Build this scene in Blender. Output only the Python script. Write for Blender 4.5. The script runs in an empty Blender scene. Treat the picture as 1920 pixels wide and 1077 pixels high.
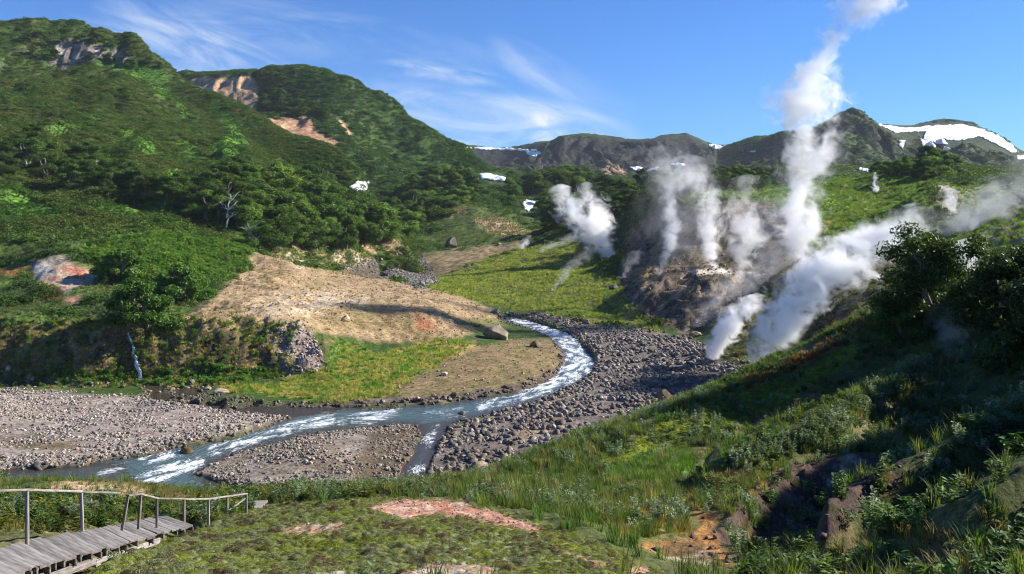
import bpy, math, random
import numpy as np
from mathutils import Vector, Matrix, Euler

random.seed(7)
rng = np.random.default_rng(7)
sc = bpy.context.scene
R = math.radians

# ------------------------------------------------------------------ camera, sky, sun, exposure
F, U0, V0, H = 1600.0, 960.0, 400.0, 35.0        # focal length / horizon in photo pixels, eye height above the river
cam = bpy.data.objects.new('camera', bpy.data.cameras.new('camera'))
sc.collection.objects.link(cam)
cam.location = (0, 0, H)
cam.rotation_euler = (R(90), 0, 0)
cam.data.sensor_width = 36
cam.data.lens = 36 * F / 1920
cam.data.shift_y = (V0 - 538.5) / 1920
cam.data.clip_start, cam.data.clip_end = 0.5, 20000
sc.camera = cam

SUN_AZ, SUN_EL = 75.0, 31.0
sdir = Vector((math.sin(R(SUN_AZ)) * math.cos(R(SUN_EL)), math.cos(R(SUN_AZ)) * math.cos(R(SUN_EL)), math.sin(R(SUN_EL))))
sun = bpy.data.objects.new('sun', bpy.data.lights.new('sun', 'SUN'))
sc.collection.objects.link(sun)
sun.data.energy, sun.data.angle, sun.data.color = 5.0, R(0.5), (1.0, 0.93, 0.82)
sun.rotation_euler = sdir.to_track_quat('Z', 'Y').to_euler()

world = bpy.data.worlds.new('World')
sc.world = world
world.use_nodes = True
world.cycles.sampling_method = 'MANUAL'
world.cycles.sample_map_resolution = 512
wn, wl_ = world.node_tree.nodes, world.node_tree.links
wn.clear()


def nd(nodes, typ, **kw):
    n = nodes.new(typ)
    for k, v in kw.items():
        setattr(n, k, v)
    return n


def mathn(nodes, links, op, a, b=None, c=None, clamp=False):
    n = nodes.new('ShaderNodeMath')
    n.operation, n.use_clamp = op, clamp
    for i, x in enumerate((a, b, c)):
        if x is None:
            continue
        if isinstance(x, (int, float)):
            n.inputs[i].default_value = x
        else:
            links.new(x, n.inputs[i])
    return n.outputs[0]


def mixc(nodes, links, fac, a, b, blend='MIX'):
    n = nodes.new('ShaderNodeMix')
    n.data_type, n.blend_type = 'RGBA', blend
    for idx, x in ((0, fac), (6, a), (7, b)):
        if isinstance(x, (int, float)):
            n.inputs[idx].default_value = x
        elif isinstance(x, tuple):
            n.inputs[idx].default_value = x if len(x) == 4 else (*x, 1)
        else:
            links.new(x, n.inputs[idx])
    return n.outputs[2]


def smooth(nodes, links, x, lo, hi, a=0.0, b=1.0):
    n = nodes.new('ShaderNodeMapRange')
    n.interpolation_type = 'SMOOTHSTEP'
    links.new(x, n.inputs[0])
    for i, v in enumerate((lo, hi, a, b)):
        n.inputs[i + 1].default_value = v
    return n.outputs[0]


def noise(nodes, links, vec, scale, detail=4.0, rough=0.55, dist=0.0):
    n = nodes.new('ShaderNodeTexNoise')
    if vec is not None:
        links.new(vec, n.inputs['Vector'])
    n.inputs['Scale'].default_value = scale
    n.inputs['Detail'].default_value = detail
    n.inputs['Roughness'].default_value = rough
    n.inputs['Distortion'].default_value = dist
    return n.outputs[0]


def cir(u, v, lu, lv, ang, k, st=1):
    return ((u - U0) / F, (V0 - v) / F, lu / F, lv / F, ang, k, st)


CIRRUS = [cir(390, 100, 260, 75, -24, 0.59), cir(300, 70, 200, 40, -14, 0.29), cir(830, 137, 150, 22, -8, 0.52), cir(1020, 135, 140, 42, -30, 0.31), cir(900, 215, 300, 55, -7, 0.47), cir(1060, 225, 170, 42, -14, 0.38),
          cir(840, 258, 150, 32, -10, 0.56), cir(560, 60, 380, 70, -10, 0.21), cir(980, 165, 280, 90, -18, 0.16), cir(1022, 226, 40, 18, -10, 0.70, 0), cir(1035, 258, 52, 18, 0, 0.65, 0), cir(1000, 262, 160, 34, 0, 0.23, 0), cir(700, 175, 260, 55, -10, 0.21)]


def build_world():
    N, L = wn, wl_
    out = N.new('ShaderNodeOutputWorld')
    bg = N.new('ShaderNodeBackground')
    bg.inputs[1].default_value = 0.056
    L.new(bg.outputs[0], out.inputs[0])
    sky = N.new('ShaderNodeTexSky')
    sky.sky_type, sky.sun_disc = 'NISHITA', False
    sky.sun_elevation, sky.sun_rotation = R(SUN_EL), R(SUN_AZ)
    sky.altitude, sky.air_density, sky.dust_density, sky.ozone_density = 300, 1.0, 0.15, 2.2
    tint = mixc(N, L, 1.0, sky.outputs[0], (0.40, 0.80, 1.42, 1), 'MULTIPLY')
    tc = N.new('ShaderNodeTexCoord')
    sep = N.new('ShaderNodeSeparateXYZ')
    L.new(tc.outputs['Generated'], sep.inputs[0])
    # cirrus: long soft wisps at fixed bearings and heights over the range (az = east/north, el = up/north)
    yy = mathn(N, L, 'MAXIMUM', sep.outputs[1], 0.05)
    az = mathn(N, L, 'DIVIDE', sep.outputs[0], yy)
    el = mathn(N, L, 'DIVIDE', sep.outputs[2], yy)
    front = smooth(N, L, sep.outputs[1], 0.05, 0.3)
    total = None
    for k, (a0, e0, hl, hw, ang, k0, st) in enumerate(CIRRUS):
        ca, sa = math.cos(R(ang)), math.sin(R(ang))
        da, de = mathn(N, L, 'SUBTRACT', az, a0), mathn(N, L, 'SUBTRACT', el, e0)
        x = mathn(N, L, 'ADD', mathn(N, L, 'MULTIPLY', da, ca), mathn(N, L, 'MULTIPLY', de, sa))
        y = mathn(N, L, 'SUBTRACT', mathn(N, L, 'MULTIPLY', de, ca), mathn(N, L, 'MULTIPLY', da, sa))
        cb = N.new('ShaderNodeCombineXYZ')
        L.new(mathn(N, L, 'MULTIPLY', x, 7.0 if st else 22.0), cb.inputs[0]); L.new(mathn(N, L, 'MULTIPLY', y, 30.0 if st else 34.0), cb.inputs[1]); cb.inputs[2].default_value = k * 7.3
        n = noise(N, L, cb.outputs[0], 1.0, 7, 0.62, 0.9)
        q = mathn(N, L, 'ADD', mathn(N, L, 'POWER', mathn(N, L, 'ABSOLUTE', mathn(N, L, 'DIVIDE', x, hl)), 2.0), mathn(N, L, 'POWER', mathn(N, L, 'ABSOLUTE', mathn(N, L, 'DIVIDE', y, hw)), 2.0))
        g = smooth(N, L, q, 0.0, 1.0, 1.0, 0.0)
        w = mathn(N, L, 'MULTIPLY', mathn(N, L, 'MULTIPLY', g, smooth(N, L, n, 0.34, 0.72)), k0)
        total = w if total is None else mathn(N, L, 'ADD', total, w)
    c = mathn(N, L, 'MULTIPLY', total, front, clamp=True)
    col = mixc(N, L, c, tint, (7.6, 8.4, 9.4, 1))
    L.new(col, bg.inputs[0])


build_world()
vs = sc.view_settings
vs.view_transform, vs.look, vs.gamma, vs.exposure, vs.use_curve_mapping = 'Standard', 'None', 1.0, 1.0, False
cy = sc.cycles
cy.max_bounces, cy.diffuse_bounces, cy.glossy_bounces, cy.transparent_max_bounces = 18, 2, 2, 8
cy.volume_bounces = 16
cy.volume_step_rate = 1.0
cy.volume_max_steps = 160
cy.use_denoising = True
cy.filter_width = 1.0
cy.caustics_reflective = cy.caustics_refractive = False

# ------------------------------------------------------------------ numpy noise, polygons
_perm = np.random.default_rng(3).permutation(4096)
_ga = np.random.default_rng(4).random(4096) * 2 * math.pi
_gx, _gy = np.cos(_ga), np.sin(_ga)


def pn(x, y, seed=0):
    xi, yi = np.floor(x).astype(np.int64), np.floor(y).astype(np.int64)
    xf, yf = x - xi, y - yi
    u, v = xf * xf * xf * (xf * (xf * 6 - 15) + 10), yf * yf * yf * (yf * (yf * 6 - 15) + 10)

    def g(ix, iy, dx, dy):
        h = _perm[(_perm[(ix + seed * 57) & 4095] + iy) & 4095]
        return _gx[h] * dx + _gy[h] * dy
    a = g(xi, yi, xf, yf); b = g(xi + 1, yi, xf - 1, yf)
    c = g(xi, yi + 1, xf, yf - 1); d = g(xi + 1, yi + 1, xf - 1, yf - 1)
    return ((a + u * (b - a)) * (1 - v) + (c + u * (d - c)) * v) * 1.5


def fbm(x, y, o=4, seed=0, rough=0.5):
    s, a, t = 0, 1.0, 0
    for k in range(o):
        s = s + a * pn(x * 2 ** k, y * 2 ** k, seed + k)
        t += a; a *= rough
    return s / t * 1.3


def ridged(x, y, o=4, seed=0):
    s, a, t = 0, 1.0, 0
    for k in range(o):
        s = s + a * (1 - 2 * np.abs(pn(x * 2 ** k, y * 2 ** k, seed + k)))
        t += a; a *= 0.5
    return s / t


def sst(x, a, b):
    t = np.clip((x - a) / (b - a), 0, 1)
    return t * t * (3 - 2 * t)


def poly_sd(px, py, poly):
    """signed distance in pixels, positive inside"""
    P = np.asarray(poly, float)
    d2 = np.full(px.shape, 1e18); ins = np.zeros(px.shape, bool)
    for i in range(len(P)):
        ax, ay = P[i]; bx, by = P[(i + 1) % len(P)]
        ex, ey = bx - ax, by - ay
        t = np.clip(((px - ax) * ex + (py - ay) * ey) / (ex * ex + ey * ey + 1e-9), 0, 1)
        d2 = np.minimum(d2, (px - ax - t * ex) ** 2 + (py - ay - t * ey) ** 2)
        c = ((ay > py) != (by > py)) & (px < ex * (py - ay) / (ey if abs(ey) > 1e-9 else 1e-9) + ax)
        ins ^= c
    d = np.sqrt(d2)
    return np.where(ins, d, -d)


def line_d(px, py, pts):
    """distance to a polyline whose points are (u, v, halfwidth): returns halfwidth - distance"""
    best = np.full(px.shape, -1e9)
    for (ax, ay, aw), (bx, by, bw) in zip(pts[:-1], pts[1:]):
        ex, ey = bx - ax, by - ay
        t = np.clip(((px - ax) * ex + (py - ay) * ey) / (ex * ex + ey * ey + 1e-9), 0, 1)
        d = np.hypot(px - ax - t * ex, py - ay - t * ey)
        best = np.maximum(best, aw + t * (bw - aw) - d)
    return best


# ------------------------------------------------------------------ terrain sheets: fans of rays seen from above
class Sheet:
    def __init__(s, u0, u1, du, d0, d1, rate, pts, K=5.0, c=0.25, lam=1e-4):
        s.U = np.arange(u0, u1 + du, du, dtype=float)
        n = int(math.log(d1 / d0) / rate) + 1
        s.lr = math.log(d1 / d0) / (n - 1)
        s.d0 = d0
        s.D = d0 * np.exp(s.lr * np.arange(n))
        s.u0, s.du = u0, du
        s.X = (s.U[None, :] - U0) / F * s.D[:, None]
        s.Y = np.repeat(s.D[:, None], len(s.U), 1)
        P = np.array([(p[0] / 220., math.log(p[1]) * K, p[2]) for p in pts])
        A = np.sqrt((P[:, None, 0] - P[None, :, 0]) ** 2 + (P[:, None, 1] - P[None, :, 1]) ** 2 + c * c)
        m = len(P)
        M = np.zeros((m + 1, m + 1)); M[:m, :m] = A - np.eye(m) * lam; M[:m, m] = 1; M[m, :m] = 1
        w = np.linalg.solve(M, np.append(P[:, 2], 0))
        gx, gy = s.U / 220., np.log(s.D) * K
        # evaluate on a coarse grid and enlarge bicubically-ish (bilinear on a 2x coarse grid is smooth enough with c)
        Z = np.full(s.X.shape, w[m])
        for k in range(m):
            Z += w[k] * np.sqrt((gx[None, :] - P[k, 0]) ** 2 + (gy[:, None] - P[k, 1]) ** 2 + c * c)
        s.Z = Z
        s.col = None

    def V(s):
        return V0 + F * (H - s.Z) / s.Y

    def finish(s):
        s.vv = s.V()
        s.run = np.minimum.accumulate(s.vv, 0)
        gz = np.gradient(s.Z, axis=0) / np.gradient(s.Y, axis=0)
        gx = np.gradient(s.Z, axis=1) / np.gradient(s.X, axis=1)
        s.slope = np.hypot(gz, gx)
        dx = s.du / F * s.Y
        s.area = dx * s.Y * s.lr

    def zat(s, x, y):
        u = U0 + F * x / y
        i = np.clip((u - s.u0) / s.du, 0, len(s.U) - 1.001)
        j = np.clip(np.log(y / s.d0) / s.lr, 0, len(s.D) - 1.001)
        i0, j0 = np.floor(i).astype(int), np.floor(j).astype(int)
        a, b = i - i0, j - j0
        Z = s.Z
        return (Z[j0, i0] * (1 - a) + Z[j0, i0 + 1] * a) * (1 - b) + (Z[j0 + 1, i0] * (1 - a) + Z[j0 + 1, i0 + 1] * a) * b

    def hit(s, u, v):
        i = (u - s.u0) / s.du
        if i < 0 or i > len(s.U) - 1.001:
            return None
        i0 = int(i); a = i - i0
        zc = s.Z[:, i0] * (1 - a) + s.Z[:, i0 + 1] * a
        ok = zc >= H - (v - V0) / F * s.D
        k = int(np.argmax(ok))
        if not ok[k]:
            return None
        if k == 0:
            return s.D[0]
        r0 = zc[k - 1] - (H - (v - V0) / F * s.D[k - 1]); r1 = zc[k] - (H - (v - V0) / F * s.D[k])
        return s.D[k - 1] + (s.D[k] - s.D[k - 1]) * (-r0 / (r1 - r0 + 1e-12))


def pv(lst):
    return [(u, d, H - (v - V0) / F * d) for u, v, d in lst]


def crest(lst, f=1.12, drop=0.09, n=4):
    """crest line points plus a falling back side"""
    out = []
    for (a, b) in zip(lst[:-1], lst[1:]):
        for t in np.linspace(0, 1, n, endpoint=False):
            q = [a[k] + (b[k] - a[k]) * t for k in range(3)]
            out.append(q)
    out.append(lst[-1])
    res = pv(out)
    for (u, d, z) in list(res):
        res.append((u, d * f, z - d * drop))
    return res


# --- ground: foreground slope, river floor, banks, geyser slopes
g = pv([(-400, 1077, 13), (0, 1077, 13), (140, 1085, 14), (400, 1077, 15), (700, 1077, 16), (960, 1077, 16.5), (1150, 1070, 18),
        (-400, 1010, 18), (-400, 950, 30), (50, 1022, 16), (150, 1012, 18.5), (262, 1010, 20.5), (345, 1002, 24), (462, 978, 30), (200, 960, 27),
        (-400, 905, 45), (0, 925, 34), (0, 908, 42), (130, 903, 42), (250, 907, 42), (300, 930, 36), (400, 935, 40), (600, 922, 45), (480, 926, 43),
        (390, 1000, 23), (500, 966, 27), (450, 990, 25), (600, 945, 28), (700, 942, 28.5), (830, 943, 29), (930, 962, 27), (1000, 988, 24.5), (1100, 1015, 22.5),
        (450, 1020, 20), (600, 1000, 21), (800, 1000, 21), (900, 1035, 19),
        (750, 925, 40), (900, 905, 43), (1000, 930, 36), (1080, 960, 31), (1150, 990, 27), (1200, 1035, 23.5), (1260, 1070, 20.5),
        (950, 885, 50), (1000, 852, 56), (1050, 832, 59), (1100, 812, 61), (1170, 792, 62), (1250, 766, 63), (1340, 730, 65), (1420, 696, 66), (1500, 666, 67),
        (1560, 640, 67), (1620, 610, 67), (1680, 578, 67), (1760, 545, 67), (1850, 530, 66),
        (1060, 900, 44), (1150, 870, 47), (1230, 885, 43), (1250, 840, 51), (1350, 800, 55), (1450, 750, 60), (1560, 700, 62),
        (1330, 972, 31), (1220, 1035, 26.5), (1370, 1055, 24.5), (1420, 1000, 28), (1400, 940, 33), (1300, 930, 36), (1500, 990, 28), (1560, 960, 30),
        (1560, 885, 37), (1640, 850, 40), (1450, 880, 40), (1400, 850, 45), (1550, 800, 47), (1500, 780, 53), (1650, 740, 54),
        (1680, 900, 34), (1720, 840, 42), (1760, 780, 48), (1800, 690, 53), (1880, 640, 55), (1920, 560, 60), (1700, 660, 62),
        (1560, 1015, 24), (1640, 965, 26), (1700, 925, 27.5), (1780, 882, 29.5), (1850, 830, 31), (1920, 785, 33),
        (1480, 1045, 23), (1600, 1060, 20), (1700, 1062, 17), (1800, 1010, 17), (1920, 940, 17.5), (1960, 1077, 13), (1300, 1077, 20), (1500, 1077, 20)])
g += [(u, d, z) for u, d, z in [
    (1780, 37, 23.0), (1900, 40, 24.4), (1650, 31, 23.4), (1800, 22, 26.2), (1920, 24, 27.2), (1680, 22, 25.4),
    (2150, 17, 29.6), (2150, 30, 29.2), (2500, 10, 31.5), (3300, 9, 31.5), (3600, 17, 34), (3600, 30, 39), (3600, 60, 44), (3600, 130, 40), (3600, 400, 70), (-900, 14, 29), (-900, 30, 24.5), (-900, 60, 14), (2150, 45, 30.4), (2150, 60, 32.5), (2500, 17, 32.4), (2500, 30, 37.0), (2500, 48, 42.5), (2500, 64, 42), (2320, 40, 37.3), (2300, 24, 32.8),  # far right points: unseen hill, its heights set for the shadow it throws
    (2300, 62, 36), (2200, 80, 32), (2500, 95, 40), (2500, 130, 30),
    (-400, 60, 14), (0, 62, 13), (300, 62, 13), (600, 62, 13), (800, 62, 13.5), (950, 70, 10.5), (-400, 90, 3), (0, 90, 2.5), (300, 90, 2.5), (600, 90, 2.5), (900, 92, 2.5),
    (-400, 112, 0.3), (0, 112, 0.2), (300, 112, 0.2), (600, 112, 0.2), (850, 112, 0.4), (1000, 85, 7), (1100, 85, 8.5), (1000, 108, 1.2), (1100, 108, 2),
    (1250, 86, 10), (1250, 112, 2.5), (1420, 90, 12), (1420, 122, 4), (1560, 95, 14), (1560, 132, 5.5), (1680, 95, 18), (1680, 135, 11), (1850, 95, 21), (1850, 140, 17),
    (2100, 120, 24), (2500, 200, 30)]]


def wlv(d):
    d = np.asarray(d, float)
    return 2.3 * np.clip((d - 150) / 320., 0, 1) + .06 * np.clip(d - 470, 0, 110)


def floor_pts(lst):      # (u, v, height above water)
    out = []
    for u, v, h in lst:
        d = 200.
        for _ in range(30):
            d = F * (H - (float(wlv(d)) + h)) / (v - V0)
        out.append((u, d, float(wlv(d)) + h))
    return out


g += floor_pts([(0, 870, .4), (0, 800, 1.2), (0, 740, .6), (200, 850, .4), (200, 790, 1.3), (350, 800, 1.1), (450, 785, .7), (0, 722, 0), (300, 740, 0), (540, 790, 0.2),
                (500, 860, 1.0), (600, 870, 1.0), (700, 840, .8), (600, 905, .3), (450, 895, .4), (700, 785, 0), (900, 770, 0), (300, 880, 0), (800, 870, 0), (900, 840, .8),
                (1000, 810, 1.4), (1100, 770, 1.8), (1200, 740, 2), (1200, 690, 2), (1150, 650, 1.4), (1250, 660, 2.2), (1320, 690, 2.6), (1000, 740, .2), (1080, 690, .1), (1050, 640, 0),
                (1000, 612, 0), (960, 600, 0), (1100, 610, 1), (1230, 630, 2), (1000, 595, .8), (400, 742, .3), (520, 750, .5), (600, 752, .4), (700, 752, .5), (800, 748, .6),
                (700, 720, 1), (600, 730, .8), (480, 725, .8), (800, 700, 1.6), (900, 700, 1.6), (1000, 690, 1.4), (960, 655, 1.8), (850, 665, 2.0), (1030, 655, 1.0), (700, 690, 1.6),
                (690, 511, 0), (740, 480, .3), (760, 476, .2), (780, 505, .6), (720, 495, .5), (660, 505, .3), (830, 520, 1.5), (800, 500, 1.5), (860, 485, 3), (900, 560, 1.5)])
g += pv([(0, 714, 174), (100, 716, 173), (250, 712, 176), (380, 712, 177), (500, 712, 178), (0, 640, 180), (100, 625, 182), (250, 622, 183), (380, 610, 186), (480, 612, 190), (540, 650, 186), (540, 690, 181),
         (560, 605, 196), (620, 640, 196), (660, 650, 198), (720, 640, 208), (800, 640, 212), (860, 630, 222), (900, 612, 245), (930, 603, 262),
         (350, 600, 200), (400, 565, 225), (500, 570, 228), (640, 595, 215), (700, 580, 235), (800, 590, 235), (450, 520, 275), (500, 490, 305), (475, 480, 325), (540, 500, 310), (600, 510, 325),
         (680, 517, 350), (740, 528, 335), (800, 541, 315), (850, 555, 300), (900, 575, 285), (600, 545, 265), (700, 550, 275), (520, 530, 262), (800, 565, 268),
         (100, 590, 195), (0, 580, 205), (200, 545, 222), (270, 570, 212), (100, 520, 232), (60, 480, 252), (150, 470, 258), (0, 500, 250), (0, 460, 275), (150, 455, 285), (300, 460, 285), (300, 510, 245), (400, 490, 285), (440, 470, 320),
         (-400, 620, 190), (-400, 460, 280), (-400, 714, 174),
         (540, 478, 350), (600, 470, 400), (640, 470, 440), (700, 460, 510), (742, 456, 580), (640, 497, 455), (700, 482, 515), (740, 468, 572), (560, 495, 360),
         (860, 466, 560), (800, 466, 568), (940, 462, 550), (1000, 470, 515), (900, 500, 460), (1000, 510, 410), (950, 540, 355), (1050, 570, 300), (1000, 560, 318), (1100, 590, 270), (1180, 595, 268), (1100, 540, 330), (1150, 580, 285),
         (1050, 480, 470), (1150, 490, 400), (1180, 530, 330), (1080, 450, 520), (1130, 450, 500), (1180, 460, 450), (1200, 590, 268), (1240, 608, 258),
         (1280, 615, 238), (1330, 610, 236), (1200, 545, 285), (1250, 520, 295), (1340, 513, 296), (1430, 516, 286), (1400, 560, 262), (1300, 560, 268), (1230, 560, 278), (1350, 585, 245), (1260, 590, 250),
         (1340, 500, 318), (1430, 500, 305), (1250, 490, 330), (1220, 440, 400), (1300, 420, 350), (1400, 430, 340), (1300, 380, 400), (1400, 385, 380), (1220, 400, 460), (1460, 430, 330), (1500, 400, 370),
         (1340, 362, 430), (1480, 362, 430), (1600, 400, 400), (1600, 440, 340), (1560, 480, 290), (1660, 450, 330), (1650, 345, 620), (1560, 350, 560), (1740, 352, 450), (1720, 400, 390), (1600, 370, 480),
         (1390, 690, 172), (1450, 680, 172), (1500, 650, 180), (1560, 600, 186), (1640, 540, 192), (1700, 505, 200), (1640, 485, 255), (1550, 560, 222), (1450, 610, 215), (1370, 610, 225), (1380, 580, 238), (1450, 530, 244), (1510, 490, 258),
         (1340, 660, 188), (1400, 640, 198),
         (1850, 500, 240), (1900, 440, 270), (1920, 375, 330), (1790, 425, 330), (1765, 385, 350), (1740, 362, 362), (1790, 358, 380), (1830, 372, 370), (1850, 430, 300),
         (1760, 305, 560), (1700, 325, 600), (1820, 322, 560), (1920, 330, 600), (1560, 332, 640), (1480, 325, 650), (1380, 335, 600), (1250, 355, 580), (1180, 380, 580), (1180, 350, 800), (1300, 335, 800),
         (1060, 420, 600), (1000, 442, 590), (960, 448, 590), (860, 450, 605), (790, 448, 610), (800, 420, 660), (815, 402, 700), (770, 414, 700), (870, 388, 690), (920, 400, 680), (960, 415, 660), (1000, 436, 640), (840, 400, 680),
         (1000, 400, 760), (1060, 390, 760), (900, 370, 850), (1000, 360, 950), (1100, 360, 900), (1120, 400, 700), (980, 395, 720)])
g += [(u, d, z) for u, d, z in [(-400, 450, 22), (0, 450, 25), (300, 480, 22), (500, 560, 20), (700, 700, 20), (-400, 1000, 30), (0, 1000, 30), (400, 1000, 30), (740, 1000, 45), (1000, 1040, 72),
                                (1400, 900, 79), (1700, 900, 84), (1400, 1040, 80), (1900, 1040, 84), (2400, 1000, 90), (2400, 600, 80), (2400, 380, 55), (760, 620, 21), (700, 600, 16)]]
GR = Sheet(-900, 3700, 4, 7, 1050, 0.005, g)

# --- left mountain
m1 = pv([(-450, 440, 300), (0, 440, 300), (150, 440, 310), (300, 430, 322), (450, 440, 352), (560, 435, 400), (650, 430, 450), (720, 432, 505), (745, 448, 535),
         (-450, 330, 400), (0, 340, 400), (100, 350, 395), (200, 370, 385), (320, 380, 385), (430, 390, 400), (520, 390, 440), (600, 385, 490), (660, 390, 520),
         (0, 235, 540), (60, 250, 520), (130, 290, 470), (220, 310, 460), (200, 250, 570), (300, 280, 560), (400, 310, 520), (480, 300, 560), (540, 330, 560), (600, 350, 580),
         (330, 220, 680), (420, 240, 680), (470, 250, 690), (200, 180, 700), (100, 180, 680), (0, 170, 690), (270, 170, 760), (360, 190, 770),
         (-450, 200, 640), (-450, 90, 850), (0, 110, 820), (100, 130, 830), (170, 125, 835), (240, 130, 835), (300, 150, 830), (150, 85, 862), (100, 80, 860), (230, 100, 862), (50, 80, 850)])
m1 += crest([(-450, 80, 900), (0, 60, 900), (60, 55, 900), (110, 47, 900), (150, 50, 900), (200, 62, 895), (240, 70, 890), (280, 88, 880), (315, 112, 865), (333, 142, 850),
             (400, 168, 825), (480, 213, 790), (560, 272, 740), (620, 316, 700), (665, 352, 660), (700, 388, 620), (735, 425, 565)], 1.1, .06, 3)
m1 += [(u, d, z) for u, d, z in [(-450, 260, 10), (0, 262, 12), (300, 275, 10), (500, 330, 8), (700, 440, 5), (780, 500, 2), (800, 700, -10), (800, 1000, -10), (600, 1000, 40), (400, 1100, 90), (0, 1150, 170), (-450, 1150, 170), (790, 600, -5)]]
M1 = Sheet(-460, 800, 3.2, 270, 1150, 0.0034, m1)

# --- second mountain
m2 = crest([(180, 160, 1270), (280, 152, 1260), (340, 140, 1255), (400, 140, 1250), (440, 147, 1250), (475, 137, 1220), (520, 127, 1205), (570, 125, 1200), (610, 133, 1190), (650, 152, 1180), (690, 178, 1170),
            (740, 192, 1150), (765, 224, 1140), (820, 253, 1120), (880, 291, 1090), (930, 326, 1050), (1010, 348, 1010), (1100, 360, 1000)], 1.12, .07, 3)
m2 += pv([(350, 165, 1200), (400, 180, 1150), (440, 190, 1140), (470, 185, 1140), (500, 222, 1070), (550, 240, 1000), (600, 265, 960), (570, 175, 1120), (520, 180, 1130), (640, 222, 1040), (650, 255, 990),
          (600, 288, 920), (640, 330, 850), (676, 345, 850), (682, 366, 800), (720, 262, 1050), (800, 300, 1010), (760, 330, 920), (700, 320, 880), (740, 365, 800), (830, 342, 900), (880, 330, 980),
          (900, 358, 860), (850, 375, 760), (780, 400, 690), (720, 402, 670), (930, 385, 760), (1000, 395, 760), (870, 400, 700), (690, 400, 690), (560, 290, 870), (480, 230, 1000)])
m2 += [(u, d, z) for u, d, z in [(300, 600, 10), (600, 600, 8), (760, 600, 12), (900, 620, 12), (1100, 640, 5), (1180, 900, 20), (1180, 1100, 40), (300, 1500, 90), (700, 1500, 60), (1100, 1500, 60), (200, 900, 60)]]
M2 = Sheet(180, 1180, 3.2, 600, 1500, 0.0034, m2)

# --- far cliffs and the snow mountain
fc = [(700, 280, 2700), (820, 277, 2700), (870, 277, 2700), (960, 280, 2700), (1012, 284, 2680)]
fm = [(1024, 271, 2320), (1050, 261, 2300), (1100, 257, 2300), (1150, 260, 2320), (1200, 264, 2350), (1250, 256, 2350), (1290, 254, 2350), (1325, 270, 2360), (1345, 275, 2400), (1400, 272, 2380),
      (1430, 257, 2250), (1462, 264, 2150), (1480, 248, 2050), (1520, 245, 1980), (1560, 225, 1900), (1592, 211, 1850), (1620, 222, 1900), (1650, 233, 2000), (1700, 236, 2080), (1780, 229, 2100), (1830, 237, 2100),
      (1880, 260, 2100), (1920, 287, 2100), (2000, 300, 2100), (2300, 300, 2100), (2600, 300, 2100)]
ff = crest(fc, 1.2, .0, 3) + crest(fm, 1.18, .015, 3)
ff += pv([(870, 322, 2420), (960, 322, 2400), (1020, 322, 2120), (1060, 322, 2080), (1100, 322, 2080), (1200, 320, 2090), (1300, 318, 2090), (1380, 312, 2000), (1430, 300, 1900), (1500, 300, 1750), (1480, 275, 1900),
          (870, 300, 2560), (960, 300, 2540), (1060, 285, 2230), (1150, 285, 2230), (1250, 285, 2240), (1310, 295, 2240),
          (1590, 262, 1740), (1560, 300, 1640), (1620, 312, 1580), (1680, 292, 1760), (1750, 268, 1960), (1700, 310, 1640), (1800, 300, 1780), (1850, 285, 1900), (1900, 310, 1850), (1820, 262, 2000), (1700, 262, 1960),
          (1650, 262, 1850), (1780, 245, 2040), (1540, 262, 1800)])
ff += [(u, 1000, 40) for u in (700, 1000, 1300, 1600, 1900, 2300, 2600)] + [(u, 1350, 86) for u in range(700, 2700, 150)] + [(u, 3800, 120) for u in range(700, 2700, 300)]
FR = Sheet(700, 2620, 3.6, 1000, 3800, 0.0036, ff)

# ------------------------------------------------------------------ relief noise
X, Y = GR.X, GR.Y
near = 1 - sst(Y, 75, 105)
v_ = GR.V()
uu = np.repeat(GR.U[None, :], len(GR.D), 0)
WATER = [
    [(935, 596), (962, 594), (1010, 603), (1060, 623), (1100, 648), (1116, 672), (1113, 695), (1080, 716), (1040, 736), (1000, 750), (950, 766), (900, 780), (850, 791), (832, 812), (815, 850), (798, 885), (800, 925),
     (730, 925), (752, 885), (774, 850), (792, 815), (780, 798), (740, 796), (640, 803), (560, 815), (480, 836), (420, 853), (385, 872), (362, 888), (420, 903), (500, 914), (620, 917), (700, 905), (820, 915), (820, 950),
     (-420, 950), (-420, 893), (0, 881), (130, 870), (200, 862), (270, 850), (330, 836), (380, 825), (440, 812), (500, 797), (545, 780), (450, 769), (380, 758), (290, 747), (150, 738), (0, 729), (-420, 722), (-420, 708), (0, 718), (100, 718), (200, 726), (300, 736),
     (380, 746), (450, 753), (560, 762), (640, 763), (700, 762), (800, 755), (880, 748), (950, 737), (1010, 717), (1045, 695), (1058, 675), (1055, 655), (1030, 632), (990, 614)],
    [(655, 508), (690, 498), (722, 491), (748, 478), (766, 468), (786, 472), (766, 485), (738, 500), (710, 508), (722, 516), (690, 517)],
]
wsd = np.full(X.shape, -1e3)
selv = (Y > 95) & (Y < 640)
tmpu, tmpv = uu[selv], v_[selv]
w = np.full(tmpu.shape, -1e3)
jit = fbm(X[selv] / 5., Y[selv] / 5., 3, 11) * 5 * np.clip((170 / Y[selv]) ** 2, .1, 1)
for pl in WATER:
    w = np.maximum(w, poly_sd(tmpu, tmpv + jit * .6, pl) + jit)
wsd[selv] = w
Z = GR.Z
wl = wlv(Y)
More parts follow.
